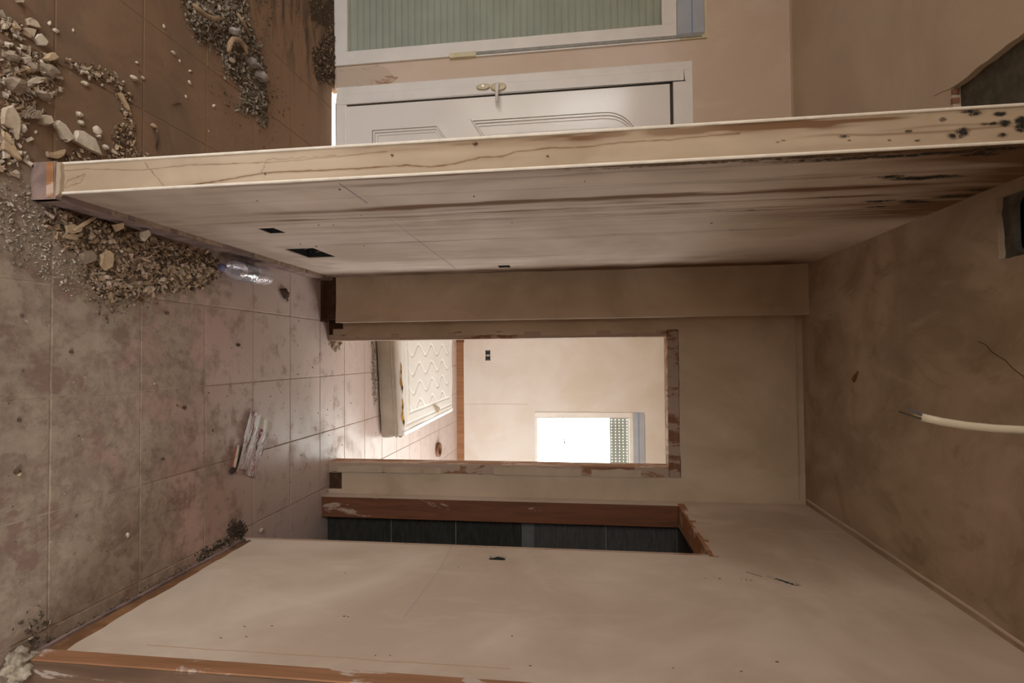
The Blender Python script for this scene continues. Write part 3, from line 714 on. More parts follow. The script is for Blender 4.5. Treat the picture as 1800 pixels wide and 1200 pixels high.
tr_.inputs[0].default_value = (.93, .96, .94, 1)
k.t.links.new(fr_.outputs[0], mx_.inputs[0]); k.t.links.new(tr_.outputs[0], mx_.inputs[1]); k.t.links.new(gl_.outputs[0], mx_.inputs[2])
k.t.links.new(mx_.outputs[0], k.t.nodes['Material Output'].inputs['Surface']); M['glass'] = k.m
keep(box('pane', M['glass'], .735, 1.915, BF+.020, BF+.024, .975, 2.055), w1)
def shutter_slat(w_, h_, gap, slots=True):
    m = MB(); m.box(0, w_, 0, .008, gap if slots else 0.0, h_)
    if slots:
        n_ = int(w_/.034)
        for i in range(n_): m.box(i*w_/n_, i*w_/n_+.0265, .001, .007, 0, gap)
    return m.mesh('slat')
sl = shutter_slat(1.18, .044, .0045); sl.materials.append(M['slat_white'])
for i in range(5):
    o = bpy.data.objects.new('slat', sl); COL.objects.link(o); o.location = (.735, BF+.072, 1.845+i*.044); keep(o, w1)
keep(box('slat_end', M['slat_white'], .735, 1.915, BF+.070, BF+.084, 1.825, 1.8449), w1)
keep(MB().tube([(.985, BF+.005, 1.29), (1.05, BF+.002, 1.30)], .007, 8).build('latch', M['chip_brown']), w1)

# mattress
def quad_pt(u, v):
    FL, FR, BR, BL = Vector((-.345, 3.955, 0)), Vector((.600, 4.072, 0)), Vector((.565, 5.64, 0)), Vector((-.37, 5.66, 0))
    return FL.lerp(FR, u).lerp(BL.lerp(BR, u), v)
mat_ = root('mattress', (.11, 4.85, 0))
tag(mat_, 'torn white quilted mattress lying on the bedroom floor beyond the doorway', 'mattress')
MH = .186
k = Mat('white_quilted_fabric', .85, .2)
st = k.noise(240, 2, vec=k.scaled(k.pos(), (3, .06, 1)))
k.col(k.mix(k.rng(st, .50, .62, 0, .22), (.78, .755, .72), (.60, .55, .48))); k.bump(k.noise(60, 4), .2, .004); M['quilt'] = k.m
k = Mat('grey_damask_side', .9, .2)
k.col(k.mix(k.rng(k.noise(4, 5, .6), .35, .65), (.50, .455, .385), (.40, .355, .30))); k.bump(k.noise(40, 4), .25, .005); M['side'] = k.m
M['foam'] = simple('yellow_foam', (.62, .36, .09), .9, .1, .45, 30, .4)
M['foam_dark'] = simple('dark_foam_hollow', (.10, .05, .02), .9, .1, .5, 40)
M['piping'] = simple('beige_piping', (.62, .54, .43), .8, .2, .15, 30)
NU, NV = 150, 220; vs = []; fs = []
W_, L_ = .94, 1.6
for i in range(NU+1):
    for j in range(NV+1):
        u, v = i/NU, j/NV; du, dv = min(u, 1-u)*W_, min(v, 1-v)*L_; d = min(du, dv); q = quad_pt(u, v); z = MH
        if d < .05: z -= .05*(1-math.sqrt(max(0, 1-((.05-d)/.05)**2)))*.9
        if d > .16:
            ph = (u*W_/.150+.30*math.sin(2*PI*(v*L_)/.36)) % 1.0
            g = min(ph, 1-ph)*.15; z += .004-.0055*math.exp(-(g/.009)**2)
        for dd in (.075, .155): z -= .006*math.exp(-((d-dd)/.007)**2)
        z += .006*mnoise.noise(Vector((u*4, v*6, 2)))
        vs.append((q.x, q.y, z))
for i in range(NU):
    for j in range(NV): a = i*(NV+1)+j; fs.append((a, a+NV+1, a+NV+2, a+1))
keep(MB().add(vs, fs).build('quilted_top', M['quilt'], smooth=True), mat_)
# side band, bulging slightly, lifted off the floor with a shadow gap
per = [(i/60, 0) for i in range(60)]+[(1, i/90) for i in range(90)]+[(1-i/60, 1) for i in range(60)]+[(0, 1-i/90) for i in range(90)]
prof = [(.012, .020), (-.004, .014), (-.012, .03), (-.012, .07), (-.008, .10), (-.002, .118), (-.012, .128), (-.010, .136), (-.002, .142)]
cen = quad_pt(.5, .5); vs = []; fs = []; n_ = len(per)
for (inset, z) in prof:
    for (u, v) in per:
        q = quad_pt(u, v); dx = Vector((0, 0, 0))
        if v == 0: dx += Vector((0, 1, 0))
        if v == 1: dx += Vector((0, -1, 0))
        if u == 1: dx += Vector((-1, 0, 0))
        if u == 0: dx += Vector((1, 0, 0))
        wv = .004*mnoise.noise(Vector((u*9, v*9, z*4)))
        vs.append(q+dx*(inset+wv)+Vector((0, 0, z+.006*mnoise.noise(Vector((u*5, v*7, 1))))))
for a in range(len(prof)-1):
    for b in range(n_): fs.append((a*n_+b, a*n_+(b+1) % n_, (a+1)*n_+(b+1) % n_, (a+1)*n_+b))
keep(MB().add(vs, fs).build('side_band', M['side'], smooth=True), mat_)
for z, ins in ((.018, -.004), (.122, -.008), (.143, -.003)):
    m = MB(); m.tube([quad_pt(u, 0)+Vector((0, ins, z+.004*mnoise.noise(Vector((u*6, 0, z*9))))) for u in [i/40 for i in range(41)]], .0045, 6)
    m.tube([quad_pt(1, v)+Vector((-ins, 0, z)) for v in [i/40 for i in range(41)]], .0045, 6)
    keep(m.build('piping', M['piping'], smooth=True), mat_)
# upper front roll between the piping and the top, and the tear in it
vs = []; fs = []
for i in range(61):
    for (y, z) in ((-.004, .142), (-.012, .155), (-.008, .170), (.006, .181), (.030, .187)):
        q = quad_pt(i/60, 0); vs.append((q.x, q.y+y+.004*mnoise.noise(Vector((i*.2, z*20, 0))), z))
for i in range(60):
    for j in range(4): a = i*5+j; fs.append((a, a+5, a+6, a+1))
keep(MB().add(vs, fs).build('front_roll', M['quilt'], smooth=True), mat_)
vs = []; fs = []
for i in range(61):
    for (x, z) in ((.003, .142), (.011, .155), (.007, .170), (-.006, .181), (-.03, .187)):
        q = quad_pt(1, i/60); vs.append((q.x+x, q.y, z))
for i in range(60):
    for j in range(4): a = i*5+j; fs.append((a, a+1, a+6, a+5))
keep(MB().add(vs, fs).build('side_roll', M['quilt'], smooth=True), mat_)
for (a, b, w0) in ((.41, .66, .011), (.70, .93, .013)):
    pts = []; rad = []
    for i in range(17):
        t = i/16; u = a+(b-a)*t; q = quad_pt(u, 0); pts.append((q.x, q.y+.006+.008*math.sin(t*9), .187-.004*abs(math.sin(t*7)))); rad.append(max(.0015, w0*math.sin(PI*t)**.6*(.75+.35*math.sin(t*11))))
    tear = keep(MB().tube(pts, rad, 8, .5, (0, -.6, .8)).build('foam_tear', M['foam'], smooth=True), mat_)
    for tt, sc_ in ((.35, .5), (.86, 1.0)):
        i = int(16*tt); q = Vector(pts[i]); MB().tube([q+Vector((-.022*sc_-.008, -.004, .004)), q+Vector((0, -.006, .004)), q+Vector((.022*sc_+.006, -.003, .003))], [.001, .006*sc_+.003, .001], 7, .6).build('hollow', M['foam_dark'], tear)  # dark brown spots along the tear
q = onz(766, 722, .19)
m = MB(); m.add([(q.x-.075, q.y-.10, .195), (q.x-.05, q.y-.13, .20), (q.x-.005, q.y+.02, .225), (q.x-.03, q.y+.05, .21)], [(0, 1, 2, 3)]); m.box(q.x-.028, q.x-.002, q.y-.02, q.y+.06, .190, .212)
keep(m.build('loose_tag', M['chip_white']), mat_)
keep(MB().lathe([(.0001, .012), (.016, .012), (.020, .006), (.020, 0)], 12, Matrix.Translation((q.x-.0, q.y+.03, .195))).build('brown_stud', M['foam'], smooth=True), mat_)
q = onz(656, 690); bm_ = MB()
# ring of tape lying on the floor
q = onz(770, 790, .01); ringp = [(.052, .0), (.072, .0), (.074, .003), (.074, .030), (.072, .033), (.052, .033), (.050, .030), (.050, .003), (.052, 0)]
t_ = MB().lathe(ringp, 40).build('tape_roll', simple('brown_tape', (.17, .075, .04), .5, .4, .15, 20), None, (q.x, q.y, 0.0), True)
tag(t_, 'brown ring of packing tape lying on the bedroom floor', 'tape roll')

# ================================================================== ENTRANCE WALL of the hall
DY = 3.30
ew = struct(flat('wall_entrance', [(-3.2, 0), (-2.84, 0), (-2.84, 2.275), (-1.835, 2.275), (-1.835, 0), (-1.700, 0), (-1.700, 2.19), (-.60, 2.19), (-.60, 0), (-.50, 0), (-.50, H), (-3.2, H)], [], .16, (0, DY+.16, 0), (1, 0, 0), (0, 0, 1), M['plaster_hall']))
sm = flat('stained_patch', rough_poly([(-1.826, .01), (-1.705, .01), (-1.705, .36), (-1.74, .42), (-1.826, .30)], {1: .004, 2: .01, 3: .012}, .03, seed=80), [], .003, (0, DY, 0), (1, 0, 0), (0, 0, 1), wood('rust_smeared_plaster', (.42, .27, .17), (.34, .20, .12), .9, (1, 1, 1), (.55, .44, .35)), ew)
# outside: terrace in front of the house
struct(box('ground', simple('pale_terrace', (.42, .39, .34), .9, .2, .1, 3), -30, 30, -30, 36, -.32, -.20))
# entrance door
ed = struct(root('door_4', (-1.15, DY, 0)))
def frame_box(x0, x1, z0, z1, w, y0, y1, bottom=True):
    m = MB(); m.box(x0, x0+w, y0, y1, z0, z1).box(x1-w, x1, y0, y1, z0, z1).box(x0+w, x1-w, y0, y1, z1-w, z1)
    if bottom: m.box(x0+w, x1-w, y0, y1, z0, z0+w)
    return m
keep(bevel(frame_box(-1.700, -.600, .020, 2.190, .050, DY-.014, DY+.018, False).build('frame_trim', M['white_frame']), .005), ed)
keep(bevel(frame_box(-1.652, -.648, .020, 2.145, .067, DY-.020, DY+.018).build('frame', M['white_frame']), .006), ed)
keep(box('threshold', simple('white_gap_reflector', (.80, .77, .73), .6, .4, .08, 8), -1.69, -.61, 3.266, 3.62, -.07, -.026), ed)  # white slab added to catch daylight in the gap under the door
keep(box('gasket', M['gasket'], -1.585, -.715, DY-.006, DY+.02, .075, 2.078), ed)
k = Mat('glossy_white_door_leaf', .16, .5); k.col(k.mix(k.rng(k.noise(3, 4), .4, .7), (.80, .765, .72), (.77, .73, .685))); k.bump(k.noise(2.2, 2), .06, .02); M['leaf_white'] = k.m
leaf = keep(bevel(box('leaf', M['leaf_white'], -1.574, -.726, DY-.012, DY+.018, .084, 2.061), .003), ed)
cx = -1.150
def mould(name, pts, n_=3, step=.018, hgt=.014):
    """nested raised moulding rings around a panel outline"""
    def inset(pl, d):
        mx = sum(a for a, b in pl)/len(pl); mz = sum(b for a, b in pl)/len(pl); hx = max(abs(a-mx) for a, b in pl); hz = max(abs(b-mz) for a, b in pl)
        return [(mx+(a-mx)*(1-d/hx), mz+(b-mz)*(1-d/hz)) for a, b in pl]
    o_ = flat(name, pts, [inset(pts, step*.9)], hgt, (0, DY-.012, 0), (1, 0, 0), (0, 0, 1), M['leaf_white'], None); keep(o_, ed)
    for i in range(1, n_):
        r = flat('moulding', inset(pts, step*(i+.15)), [inset(pts, step*(i+.75))], hgt*(1-.25*i), (0, DY-.012, 0), (1, 0, 0), (0, 0, 1), M['leaf_white'], None); keep(r, ed)
    c = flat('raised_field', inset(pts, step*n_+.05), [], .012, (0, DY-.012, 0), (1, 0, 0), (0, 0, 1), M['leaf_white'], None); bevel(c, .006); keep(c, ed)
xl, xr = -1.442, -.858
arch = [(xl, .878), (cx-.16, .962), (cx, .985), (cx+.16, .962), (xr, .878), (xr, 1.672)]
arch += [(cx+.292*math.cos(t), 1.672+.23*math.sin(t)**.85) for t in [PI*i/22 for i in range(1, 22)]] + [(xl, 1.672)]
mould('panel_upper', arch)
mould('panel_lower', [(xl+.018, .242), (xr-.018, .242), (xr-.018, .672), (cx+.17, .748), (cx, .77), (cx-.17, .748), (xl+.018, .672)])
hd = MB(); hx, hz = -1.620, 1.055
hd.lathe([(.0001, .0), (.022, 0), (.024, .006), (.020, .010), (.0001, .011)], 20, Matrix.Translation((hx, DY-.028, hz)) @ Matrix.Rotation(PI/2, 4, 'X') @ Matrix.Diagonal((1.0, 2.0, 1, 1)))
hd = keep(hd.build('handle', M['cream'], smooth=True), ed)
MB().tube([(hx, DY-.03, hz), (hx, DY-.07, hz), (hx+.012, DY-.078, hz), (hx+.05, DY-.080, hz-.002), (hx+.115, DY-.076, hz-.004)], [.010, .010, .011, .010, .008], 10).build('lever', M['white_frame'], hd, smooth=True)
kp = MB().lathe([(.0001, .0), (.018, 0), (.020, .004), (.016, .008), (.0001, .008)], 20, Matrix.Translation((hx-.008, DY-.028, .962)) @ Matrix.Rotation(PI/2, 4, 'X') @ Matrix.Diagonal((.9, 2.1, 1, 1)))
kp = keep(kp.build('lock_plate', M['cream'], smooth=True), ed)
MB().lathe([(.0001, 0), (.008, 0), (.008, .006), (.0001, .006)], 12, Matrix.Translation((hx-.008, DY-.036, .962)) @ Matrix.Rotation(PI/2, 4, 'X')).build('key_barrel', simple('steel', (.7, .7, .68), .25, .5, metal=.8), kp)
# glazed balcony unit with closed green-grey shutter behind the pane
w2 = struct(root('window_2', (-2.33, DY, 0)))
keep(bevel(frame_box(-2.84, -1.835, .008, 2.105, .085, DY-.02, DY+.05).build('frame', M['white_frame']), .005), w2)
k = Mat('greenish_window_glass', .05, .5)
tr_, gl_, mx_ = k.n('ShaderNodeBsdfTransparent'), k.n('ShaderNodeBsdfGlossy'), k.n('ShaderNodeMixShader')
mx_.inputs[0].default_value = .05; gl_.inputs['Roughness'].default_value = .12; tr_.inputs[0].default_value = (.93, .96, .935, 1)
k.t.links.new(tr_.outputs[0], mx_.inputs[1]); k.t.links.new(gl_.outputs[0], mx_.inputs[2]); k.t.links.new(mx_.outputs[0], k.t.nodes['Material Output'].inputs['Surface']); M['glass_green'] = k.m
keep(box('pane', M['glass_green'], -2.76, -1.918, DY+.008, DY+.012, .085, 2.03), w2)
m = MB(); prof = [(0, .0), (.004, .008), (.0052, .0215), (.004, .034), (0, .041)]
for x in (0, .90):
    pass
vs = [(x, -d, z) for x in (0, .90) for (d, z) in prof]; fs = [(i, i+1, i+6, i+5) for i in range(4)]+[(0, 5, 9, 4)]
m.add(vs, fs); sg = m.mesh('slat'); sg.materials.append(M['slat_green'])
for i in range(49):
    o = bpy.data.objects.new('slat', sg); COL.objects.link(o); o.location = (-2.80, DY+.040, .05+i*.042); keep(o, w2)
keep(box('shutter_backing', M['slat_green'], -2.80, -1.90, DY+.044, DY+.06, .04, 2.11), w2)
keep(bevel(box('shutter_box', M['shutterbox'], -2.84, -1.862, DY-.012, DY+.05, 2.107, 2.262), .003), w2)
keep(box('box_line', M['filmline'], -2.84, -1.862, DY-.0135, DY-.0115, 2.188, 2.197), w2)
keep(bevel(MB().box(-2.84, -1.830, DY-.014, DY+.04, 2.262, 2.276).box(-1.848, -1.826, DY-.016, DY+.03, 2.105, 2.276).build('corner_trim', M['cream']), .002), w2)
keep(bevel(box('strap_rail', M['grey_rail'], -1.850, -1.832, DY-.024, DY+.01, .915, 2.245), .002), w2)
keep(bevel(box('strap_cover', M['white_frame'], -1.8325, -1.824, DY-.018, DY+.0, .90, 2.12), .002), w2)
keep(bevel(box('strap_winder', M['cream'], -1.852, -1.822, DY-.030, DY+.01, .752, .918), .004), w2)
# outer shell of the hall behind and left of the camera, with unseen daylight openings guessed from the indoor light
y0, y1, z0, z1 = HALLDOOR
struct(flat('wall_outer', [(-2.65, 0), (3.46, 0), (3.46, H), (-2.65, H)], [[(y0, z0), (y1, z0), (y1, z1), (y0, z1)]], .1, (-3.3, 0, 0), (0, 1, 0), (0, 0, 1), M['plaster']))
x0, x1, z0, z1 = REARFILL
struct(flat('wall_rear', [(-3.3, 0), (2.4, 0), (2.4, H), (-3.3, H)], [[(x0, z0), (x1, z0), (x1, z1), (x0, z1)]], .1, (0, -2.5, 0), (1, 0, 0), (0, 0, 1), M['plaster']))
y0, y1, z0, z1 = SIDEFILL
struct(flat('wall_side_room', [(-2.6, 0), (1.9, 0), (1.9, H), (-2.6, H)], [[(y0, z0), (y1, z0), (y1, z1), (y0, z1)]], .1, (2.4, 0, 0), (0, 1, 0), (0, 0, 1), M['plaster']))


# ================================================================== THINGS
# cable hanging from the ceiling, close to the camera
cb = root('hanging_cable', (.095, .80, 2.3))
tag(cb, 'white flat electric cable hanging from the ceiling with bare blue and dark wire ends', 'cable')
cp = [ony(1620, 733, .80), ony(1655, 741, .80), ony(1700, 748, .80), ony(1750, 753, .80), ony(1800, 755.5, .80), Vector((.100, .80, 2.25)), Vector((.094, .80, 2.45)), Vector((.085, .80, 2.62)), Vector((.082, .80, 2.735))]
keep(MB().tube(cp, .0052, 10, .6, (0, 1, 0)).build('sheath', simple('ivory_cable_sheath', (.44, .385, .285), .45, .4), smooth=True), cb)
for n_, p0, p1, c in (('blue_wire', (1624, 730.5), (1597, 717.5), (.055, .065, .12)), ('dark_wire', (1622, 737), (1580.5, 723), (.03, .026, .02)), ('earth_wire', (1623, 734), (1606, 728), (.24, .19, .08))):
    a, b = ony(*p0, .80), ony(*p1, .80); w_ = keep(MB().tube([a, a.lerp(b, .5)+Vector((0, .002, 0)), b], .0011, 6).build(n_, simple(n_, c, .5, .4)), cb)
    w_['label'] = n_.replace('_', ' ')

# ceiling flake: dry cocoon
q = onz(1505, 663, H)
ck = MB().tube([q+Vector((-.028, -.02, -.001)), q+Vector((-.008, -.005, -.006)), q+Vector((.012, .010, -.008)), q+Vector((.022, .018, -.003))], [.002, .008, .010, .003], 8, .7).build('mud_cocoon', simple('rusty_mud', (.22, .085, .03), .8, .2, .4, 60), smooth=True)
tag(ck, 'small rust-brown mud cocoon stuck to the bare ceiling', 'cocoon')

# plastic bottle lying along the foot of the partition
bo = root('water_bottle', (-.385, 2.30, .043))
tag(bo, 'crumpled clear plastic water bottle lying against the foot of the stained partition', 'bottle')
def clear(name, tint, gloss):
    k = Mat(name, .08, .5)
    tr_, gl_, mx_ = k.n('ShaderNodeBsdfTransparent'), k.n('ShaderNodeBsdfGlossy'), k.n('ShaderNodeMixShader')
    fz = k.n('ShaderNodeLayerWeight'); fz.inputs[0].default_value = .35
    tr_.inputs[0].default_value = (*tint, 1); gl_.inputs['Roughness'].default_value = .12
    gl_.inputs[0].default_value = (1, .97, 1, 1)
    k.t.links.new(k.math('ADD', k.math('MULTIPLY', fz.outputs['Facing'], gloss), .07), mx_.inputs[0])
    bp = k.n('ShaderNodeBump'); bp.inputs['Strength'].default_value = .5; bp.inputs['Distance'].default_value = .006
    k.t.links.new(k.noise(38, 2, vec=k.obj()), bp.inputs['Height']); k.t.links.new(bp.outputs[0], gl_.inputs['Normal'])
    k.t.links.new(tr_.outputs[0], mx_.inputs[1]); k.t.links.new(gl_.outputs[0], mx_.inputs[2]); k.t.links.new(mx_.outputs[0], k.t.nodes['Material Output'].inputs['Surface'])
    df = k.n('ShaderNodeBsdfDiffuse'); df.inputs[0].default_value = (.75, .74, .82, 1) if gloss > .52 else (.36, .42, .48, 1)
    m2 = k.n('ShaderNodeMixShader'); m2.inputs[0].default_value = .20; k.t.links.new(mx_.outputs[0], m2.inputs[1]); k.t.links.new(df.outputs[0], m2.inputs[2]); k.t.links.new(m2.outputs[0], k.t.nodes['Material Output'].inputs['Surface'])
    return k.m
M['pet'] = clear('clear_bottle_plastic', (.93, .93, .97), .55)
M['pet_blue'] = clear('smoky_blue_label_film', (.42, .50, .55), .5)
def bot_profile():
    pr = [(.0001, .006), (.030, .0), (.038, .004), (.041, .014)]
    z = .018
    while z < .125: pr += [(.0415, z), (.0385, z+.006), (.0415, z+.012)]; z += .013
    pr += [(.0412, .14), (.0405, .21), (.0412, .225)]
    pr += [(.041, .24), (.037, .265), (.029, .290), (.019, .312), (.0135, .325), (.013, .335)]
    return pr
vs_m = MB().lathe(bot_profile(), 36)
def dent(p):
    d = .006*mnoise.noise(Vector((p[0]*26, p[1]*26, p[2]*14))); r = math.hypot(p[0], p[1])+1e-6; f = 1+d/.04*(.1 if p[2] < .02 or p[2] > .30 else 1)
    return (p[0]*f, p[1]*f, p[2])
vs_m.v = [dent(p_) for p_ in vs_m.v]
def lay(o):
    o.parent = bo; o.rotation_euler = (PI/2-.010, 0, .02); o.location = (-.004, .185, 0); return o
lay(link('body', vs_m.mesh('body', True), M['pet']))
lb = MB().lathe([(.0422, .128), (.0424, .16), (.0420, .205), (.0422, .218)], 36); lb.v = [dent(p_) for p_ in lb.v]
lay(link('label_band', lb.mesh('label_band', True), M['pet_blue']))
cap = MB().lathe([(.0001, .352), (.0145, .352), (.016, .349), (.016, .332), (.0155, .328), (.0135, .327)], 20); lay(link('cap', cap.mesh('cap', True), simple('dark_blue_cap', (.13, .12, .22), .35, .5)))['label'] = 'dark blue screw cap'

# torn printed leaflet on the corridor floor
pc = [onz(438, 718), onz(476, 742), onz(448, 840), onz(407, 828)]
k = Mat('torn_printed_paper', .38, .5)
uvn = k.n('ShaderNodeUVMap').outputs[0]; s_ = k.sep(uvn)
st = k.noise(2.6, 6, .68, vec=k.scaled(uvn, (4.2, .8, 1)), dist=1.2)
st2 = k.noise(3.1, 5, .7, vec=k.scaled(uvn, (3.4, 1.0, 3)), dist=.8)
c = k.ramp(st, [(.0, (.07, .035, .03)), (.40, (.16, .08, .065)), (.46, (.70, .65, .65)), (.51, (.93, .91, .93)), (.55, (.15, .085, .085)), (.62, (.80, .74, .74)), (.72, (.24, .15, .12))])
c = k.mix(k.rng(st2, .56, .60), c, (.25, .045, .05))
c = k.mix(k.rng(st2, .42, .37), c, (.07, .062, .085))
c = k.mix(k.rng(s_[1], .60, .25), c, k.mix(.30, c, (.36, .22, .18)))
head = k.math('MULTIPLY', k.rng(s_[1], .795, .80), k.rng(s_[0], .38, .40))
lines = k.rng(k.math('SINE', k.math('MULTIPLY', s_[1], 150.)), .2, .5)
c = k.mix(head, c, k.mix(k.math('MULTIPLY', lines, .25), (.60, .55, .48), (.33, .29, .25)))
k.col(c); k.bump(k.noise(3, 3, vec=k.scaled(uvn, (4, .8, 1))), .35, .012); M['paper'] = k.m
NPX, NPY = 26, 40; vs = []; fs = []; uvs = []
for i in range(NPX+1):
    for j in range(NPY+1):
        u, v = i/NPX, j/NPY
        q = (pc[3].lerp(pc[2], u)).lerp(pc[0].lerp(pc[1], u), v)
        e = .0
        if v > .93: e = .012*max(0, math.sin(u*23))*(v-.93)/.07
        if u < .04: e += 0
        d = (pc[3]-pc[0]).normalized()*(e)
        ed_ = 0.006*mnoise.noise(Vector((v*9, 3, 0))) if i in (0, NPX) else 0
        z = .004+.007*abs(mnoise.noise(Vector((u*5, v*2.5, 1))))+.008*max(0, .25-u)*2+(.004*math.sin(u*17+v*3))
        vs.append((q.x+d.x+ed_, q.y+d.y, max(.0025, z))); uvs.append((u, v))
for i in range(NPX):
    for j in range(NPY):
        a = i*(NPY+1)+j
        if j < NPY*.52 and i < 2: continue
        if j < NPY*.06 and 5 < i < 12: continue
        fs.append((a, a+NPY+1, a+NPY+2, a+1))
pme = MB().add(vs, fs).mesh('leaflet', True); ul = pme.uv_layers.new(name='UVMap')
for lp in pme.loops: ul.data[lp.index].uv = uvs[lp.vertex_index]
lf = link('leaflet', pme, M['paper'])
tag(lf, 'crumpled printed leaflet with white header and red streaks lying on the corridor tiles', 'leaflet')
a, b = onz(419, 782, .012), onz(411, 824, .012)
MB().tube([a, a.lerp(b, .5)+Vector((0, 0, .002)), b], [.006, .0075, .007], 10).build('rolled_edge', M['chip_white'], lf, smooth=True)
a2, b2 = onz(411, 822, .012), onz(407, 830, .010)
MB().tube([a2, b2, b2+(b2-a2)*.3], [.0085, .010, .005], 8).build('dark_tip', M['soil'], lf, smooth=True)
MB().tube([onz(414.5, 786, .010), onz(408, 820, .009)], .003, 6).build('red_strip', simple('red_print', (.36, .07, .06), .6, .3), lf)

# rag / torn sack at the lower left of the doorway post
def blob(name, mat, loc, sx, sy, sz, seed, sub=3, amp=.35, freq=2.5, sharp=False, parent=None, rz=0):
    bm = bmesh.new(); bmesh.ops.create_icosphere(bm, subdivisions=sub, radius=1.0)
    off = Vector((seed*1.37, seed*.71, seed*2.3))
    for v in bm.verts:
        n_ = mnoise.noise(v.co*freq*.5+off)*amp+mnoise.noise(v.co*freq+off)*amp*.6+mnoise.noise(v.co*freq*2.7+off)*amp*.35
        v.co *= 1+n_
        v.co = Vector((v.co.x*sx, v.co.y*sy, max(v.co.z, -.55)*sz))
    lo = min(v.co.z for v in bm.verts)
    for v in bm.verts: v.co.z -= lo
    me = bpy.data.meshes.new(name); bm.to_mesh(me); bm.free()
    if not sharp: me.shade_smooth()
    o = link(name, me, mat, parent, loc); o.rotation_euler = (0, 0, rz); return o
q = onz(22, 1168)
k = Mat('pale_crumpled_cloth', .95, .1)
k.col(k.mix(k.rng(k.noise(40, 5, .7), .35, .65), (.46, .40, .31), (.25, .20, .15))); k.bump(k.noise(70, 5, .7), .8, .01); M['rag'] = k.m
rg = root('torn_rag', (q.x, q.y, 0)); tag(rg, 'pale crumpled rag on the floor at the foot of the nearest door post', 'rag')
blob('crumpled_heap', M['rag'], (.0, .0, 0), .038, .040, .034, 3, 4, .55, 3.2, parent=rg)
blob('crumpled_fold', M['rag'], (.026, .028, 0), .030, .020, .020, 5, 4, .6, 3.2, parent=rg)
a, b = onz(45, 1152, .02)-rg.location, onz(90, 1146, .04)-rg.location
MB().tube([a, a.lerp(b, .4)+Vector((0, 0, .006)), b], [.012, .009, .003], 8, .6).build('torn_strip', M['rag'], rg, smooth=True)

# debris pieces -------------------------------------------------------------------------------
def plate(name, mat, poly_px, thick, tilt=0.0, seed=1, label=None, cat='plaster chip', group=None, z0=0.002):
    """flat broken plaster piece whose outline is given on the floor"""
    pts = [onz(a, b) for a, b in poly_px]; c = sum(pts, Vector((0, 0, 0)))/len(pts); rd = random.Random(seed); out = []
    for i, p_ in enumerate(pts):
        n_ = pts[(i+1) % len(pts)]
        for t in (0, .33, .66):
            w = p_.lerp(n_, t)-c; out.append(w*(1+rd.uniform(-.05, .05)))
    n_ = len(out); vs = []; fs = []
    tx = rd.uniform(-1, 1)
    for lay_, (s_, z) in enumerate(((.93, 0), (1.0, thick*.4), (.97, thick*.85), (.90, thick))):
        for w in out: vs.append((w.x*s_, w.y*s_, z0+max(0, z+tilt*(w.y*.8+w.x*tx)+abs(tilt)*.03*0)+rd.uniform(-.0008, .0008)*(lay_ > 0)))
    for l in range(3):
        for i in range(n_): fs.append((l*n_+i, l*n_+(i+1) % n_, (l+1)*n_+(i+1) % n_, (l+1)*n_+i))
    fs.append(tuple(range(3*n_, 4*n_))); fs.append(tuple(range(n_))[::-1])
    o = MB().add(vs, fs).build(name, mat, None, (c.x, c.y, 0))
    lo = min(v.co.z for v in o.data.vertices)
    for v in o.data.vertices: v.co.z -= lo
    return tag(o, label, cat, group)
def lump(name, mat, px, py, w, h, hgt, seed, label=None, cat='rubble lump', group=None, rz=0, sub=2, amp=.35):
    """w: size along the image x, h: size along the image y, in photograph pixels"""
    c = onz(px, py); sy = abs(onz(px+w/2, py).y-onz(px-w/2, py).y)/2; sx = abs(onz(px, py+h/2).x-onz(px, py-h/2).x)/2
    o = blob(name, mat, (c.x, c.y, 0), sx, sy, hgt, seed, sub, amp, 2.2, True, None, rz); return tag(o, label, cat, group)
def ell(cx, cy, a, b, ang, n_=7, seed=1):
    rd = random.Random(seed); t = math.radians(ang)
    return [(cx+math.cos(t)*a*math.cos(f)*k_-math.sin(t)*b*math.sin(f)*k_, cy+math.sin(t)*a*math.cos(f)*k_+math.cos(t)*b*math.sin(f)*k_) for f, k_ in [(2*PI*i/n_+rd.uniform(-.2, .2), rd.uniform(.8, 1.1)) for i in range(n_)]]
CP, CR = M['chip_cream'], M['chip_brown']
plate('plaster_chip', M['chip_white'], [(90, 219), (97, 211), (106, 218), (124, 244), (112, 250), (106, 245)], .018, .05, 1, 'oblong cream plaster slab, right neighbour of the pointed slab by the partition end')
plate('plaster_chip', M['chip_white'], [(125, 249), (128, 229), (140, 231), (158, 244), (171, 275), (150, 264)], .020, .10, 2, 'largest pointed cream plaster slab on the hall floor beside the partition end')
plate('plaster_chip', CP, [(0, 190), (12, 186), (24, 200), (28, 215), (27, 245), (18, 228), (0, 218)], .016, .12, 3, 'big jagged cream slab at the floor edge of the rubble heap in the hall')
plate('plaster_chip', M['chip_tan'], [(0, 228), (10, 234), (19, 258), (31, 283), (20, 278), (0, 262)], .014, .08, 4, 'long tapering tan plaster splinter slab lying below the jagged cream slab')
plate('plaster_chip', M['chip_white'], [(0, 266), (6, 270), (13, 277), (0, 279)], .012, 0, 5, 'small white plaster corner chip lowest in the hall rubble')
plate('plaster_chip', CP, [(43, 34), (50, 31), (60, 38), (66, 50), (57, 48), (46, 44)], .012, .1, 6, 'flat cream chip, outermost of three in a row on the hall floor')
plate('plaster_chip', CP, [(36, 50), (46, 49), (58, 52), (55, 68), (48, 62)], .011, .1, 7, 'flat tan-cream chip, middle of three in a row on the hall floor')
plate('plaster_chip', M['chip_white'], [(55, 68), (60, 60), (66, 60), (78, 74), (75, 81), (64, 80)], .015, .1, 8, 'thick cream chip, innermost of three in a row on the hall floor')
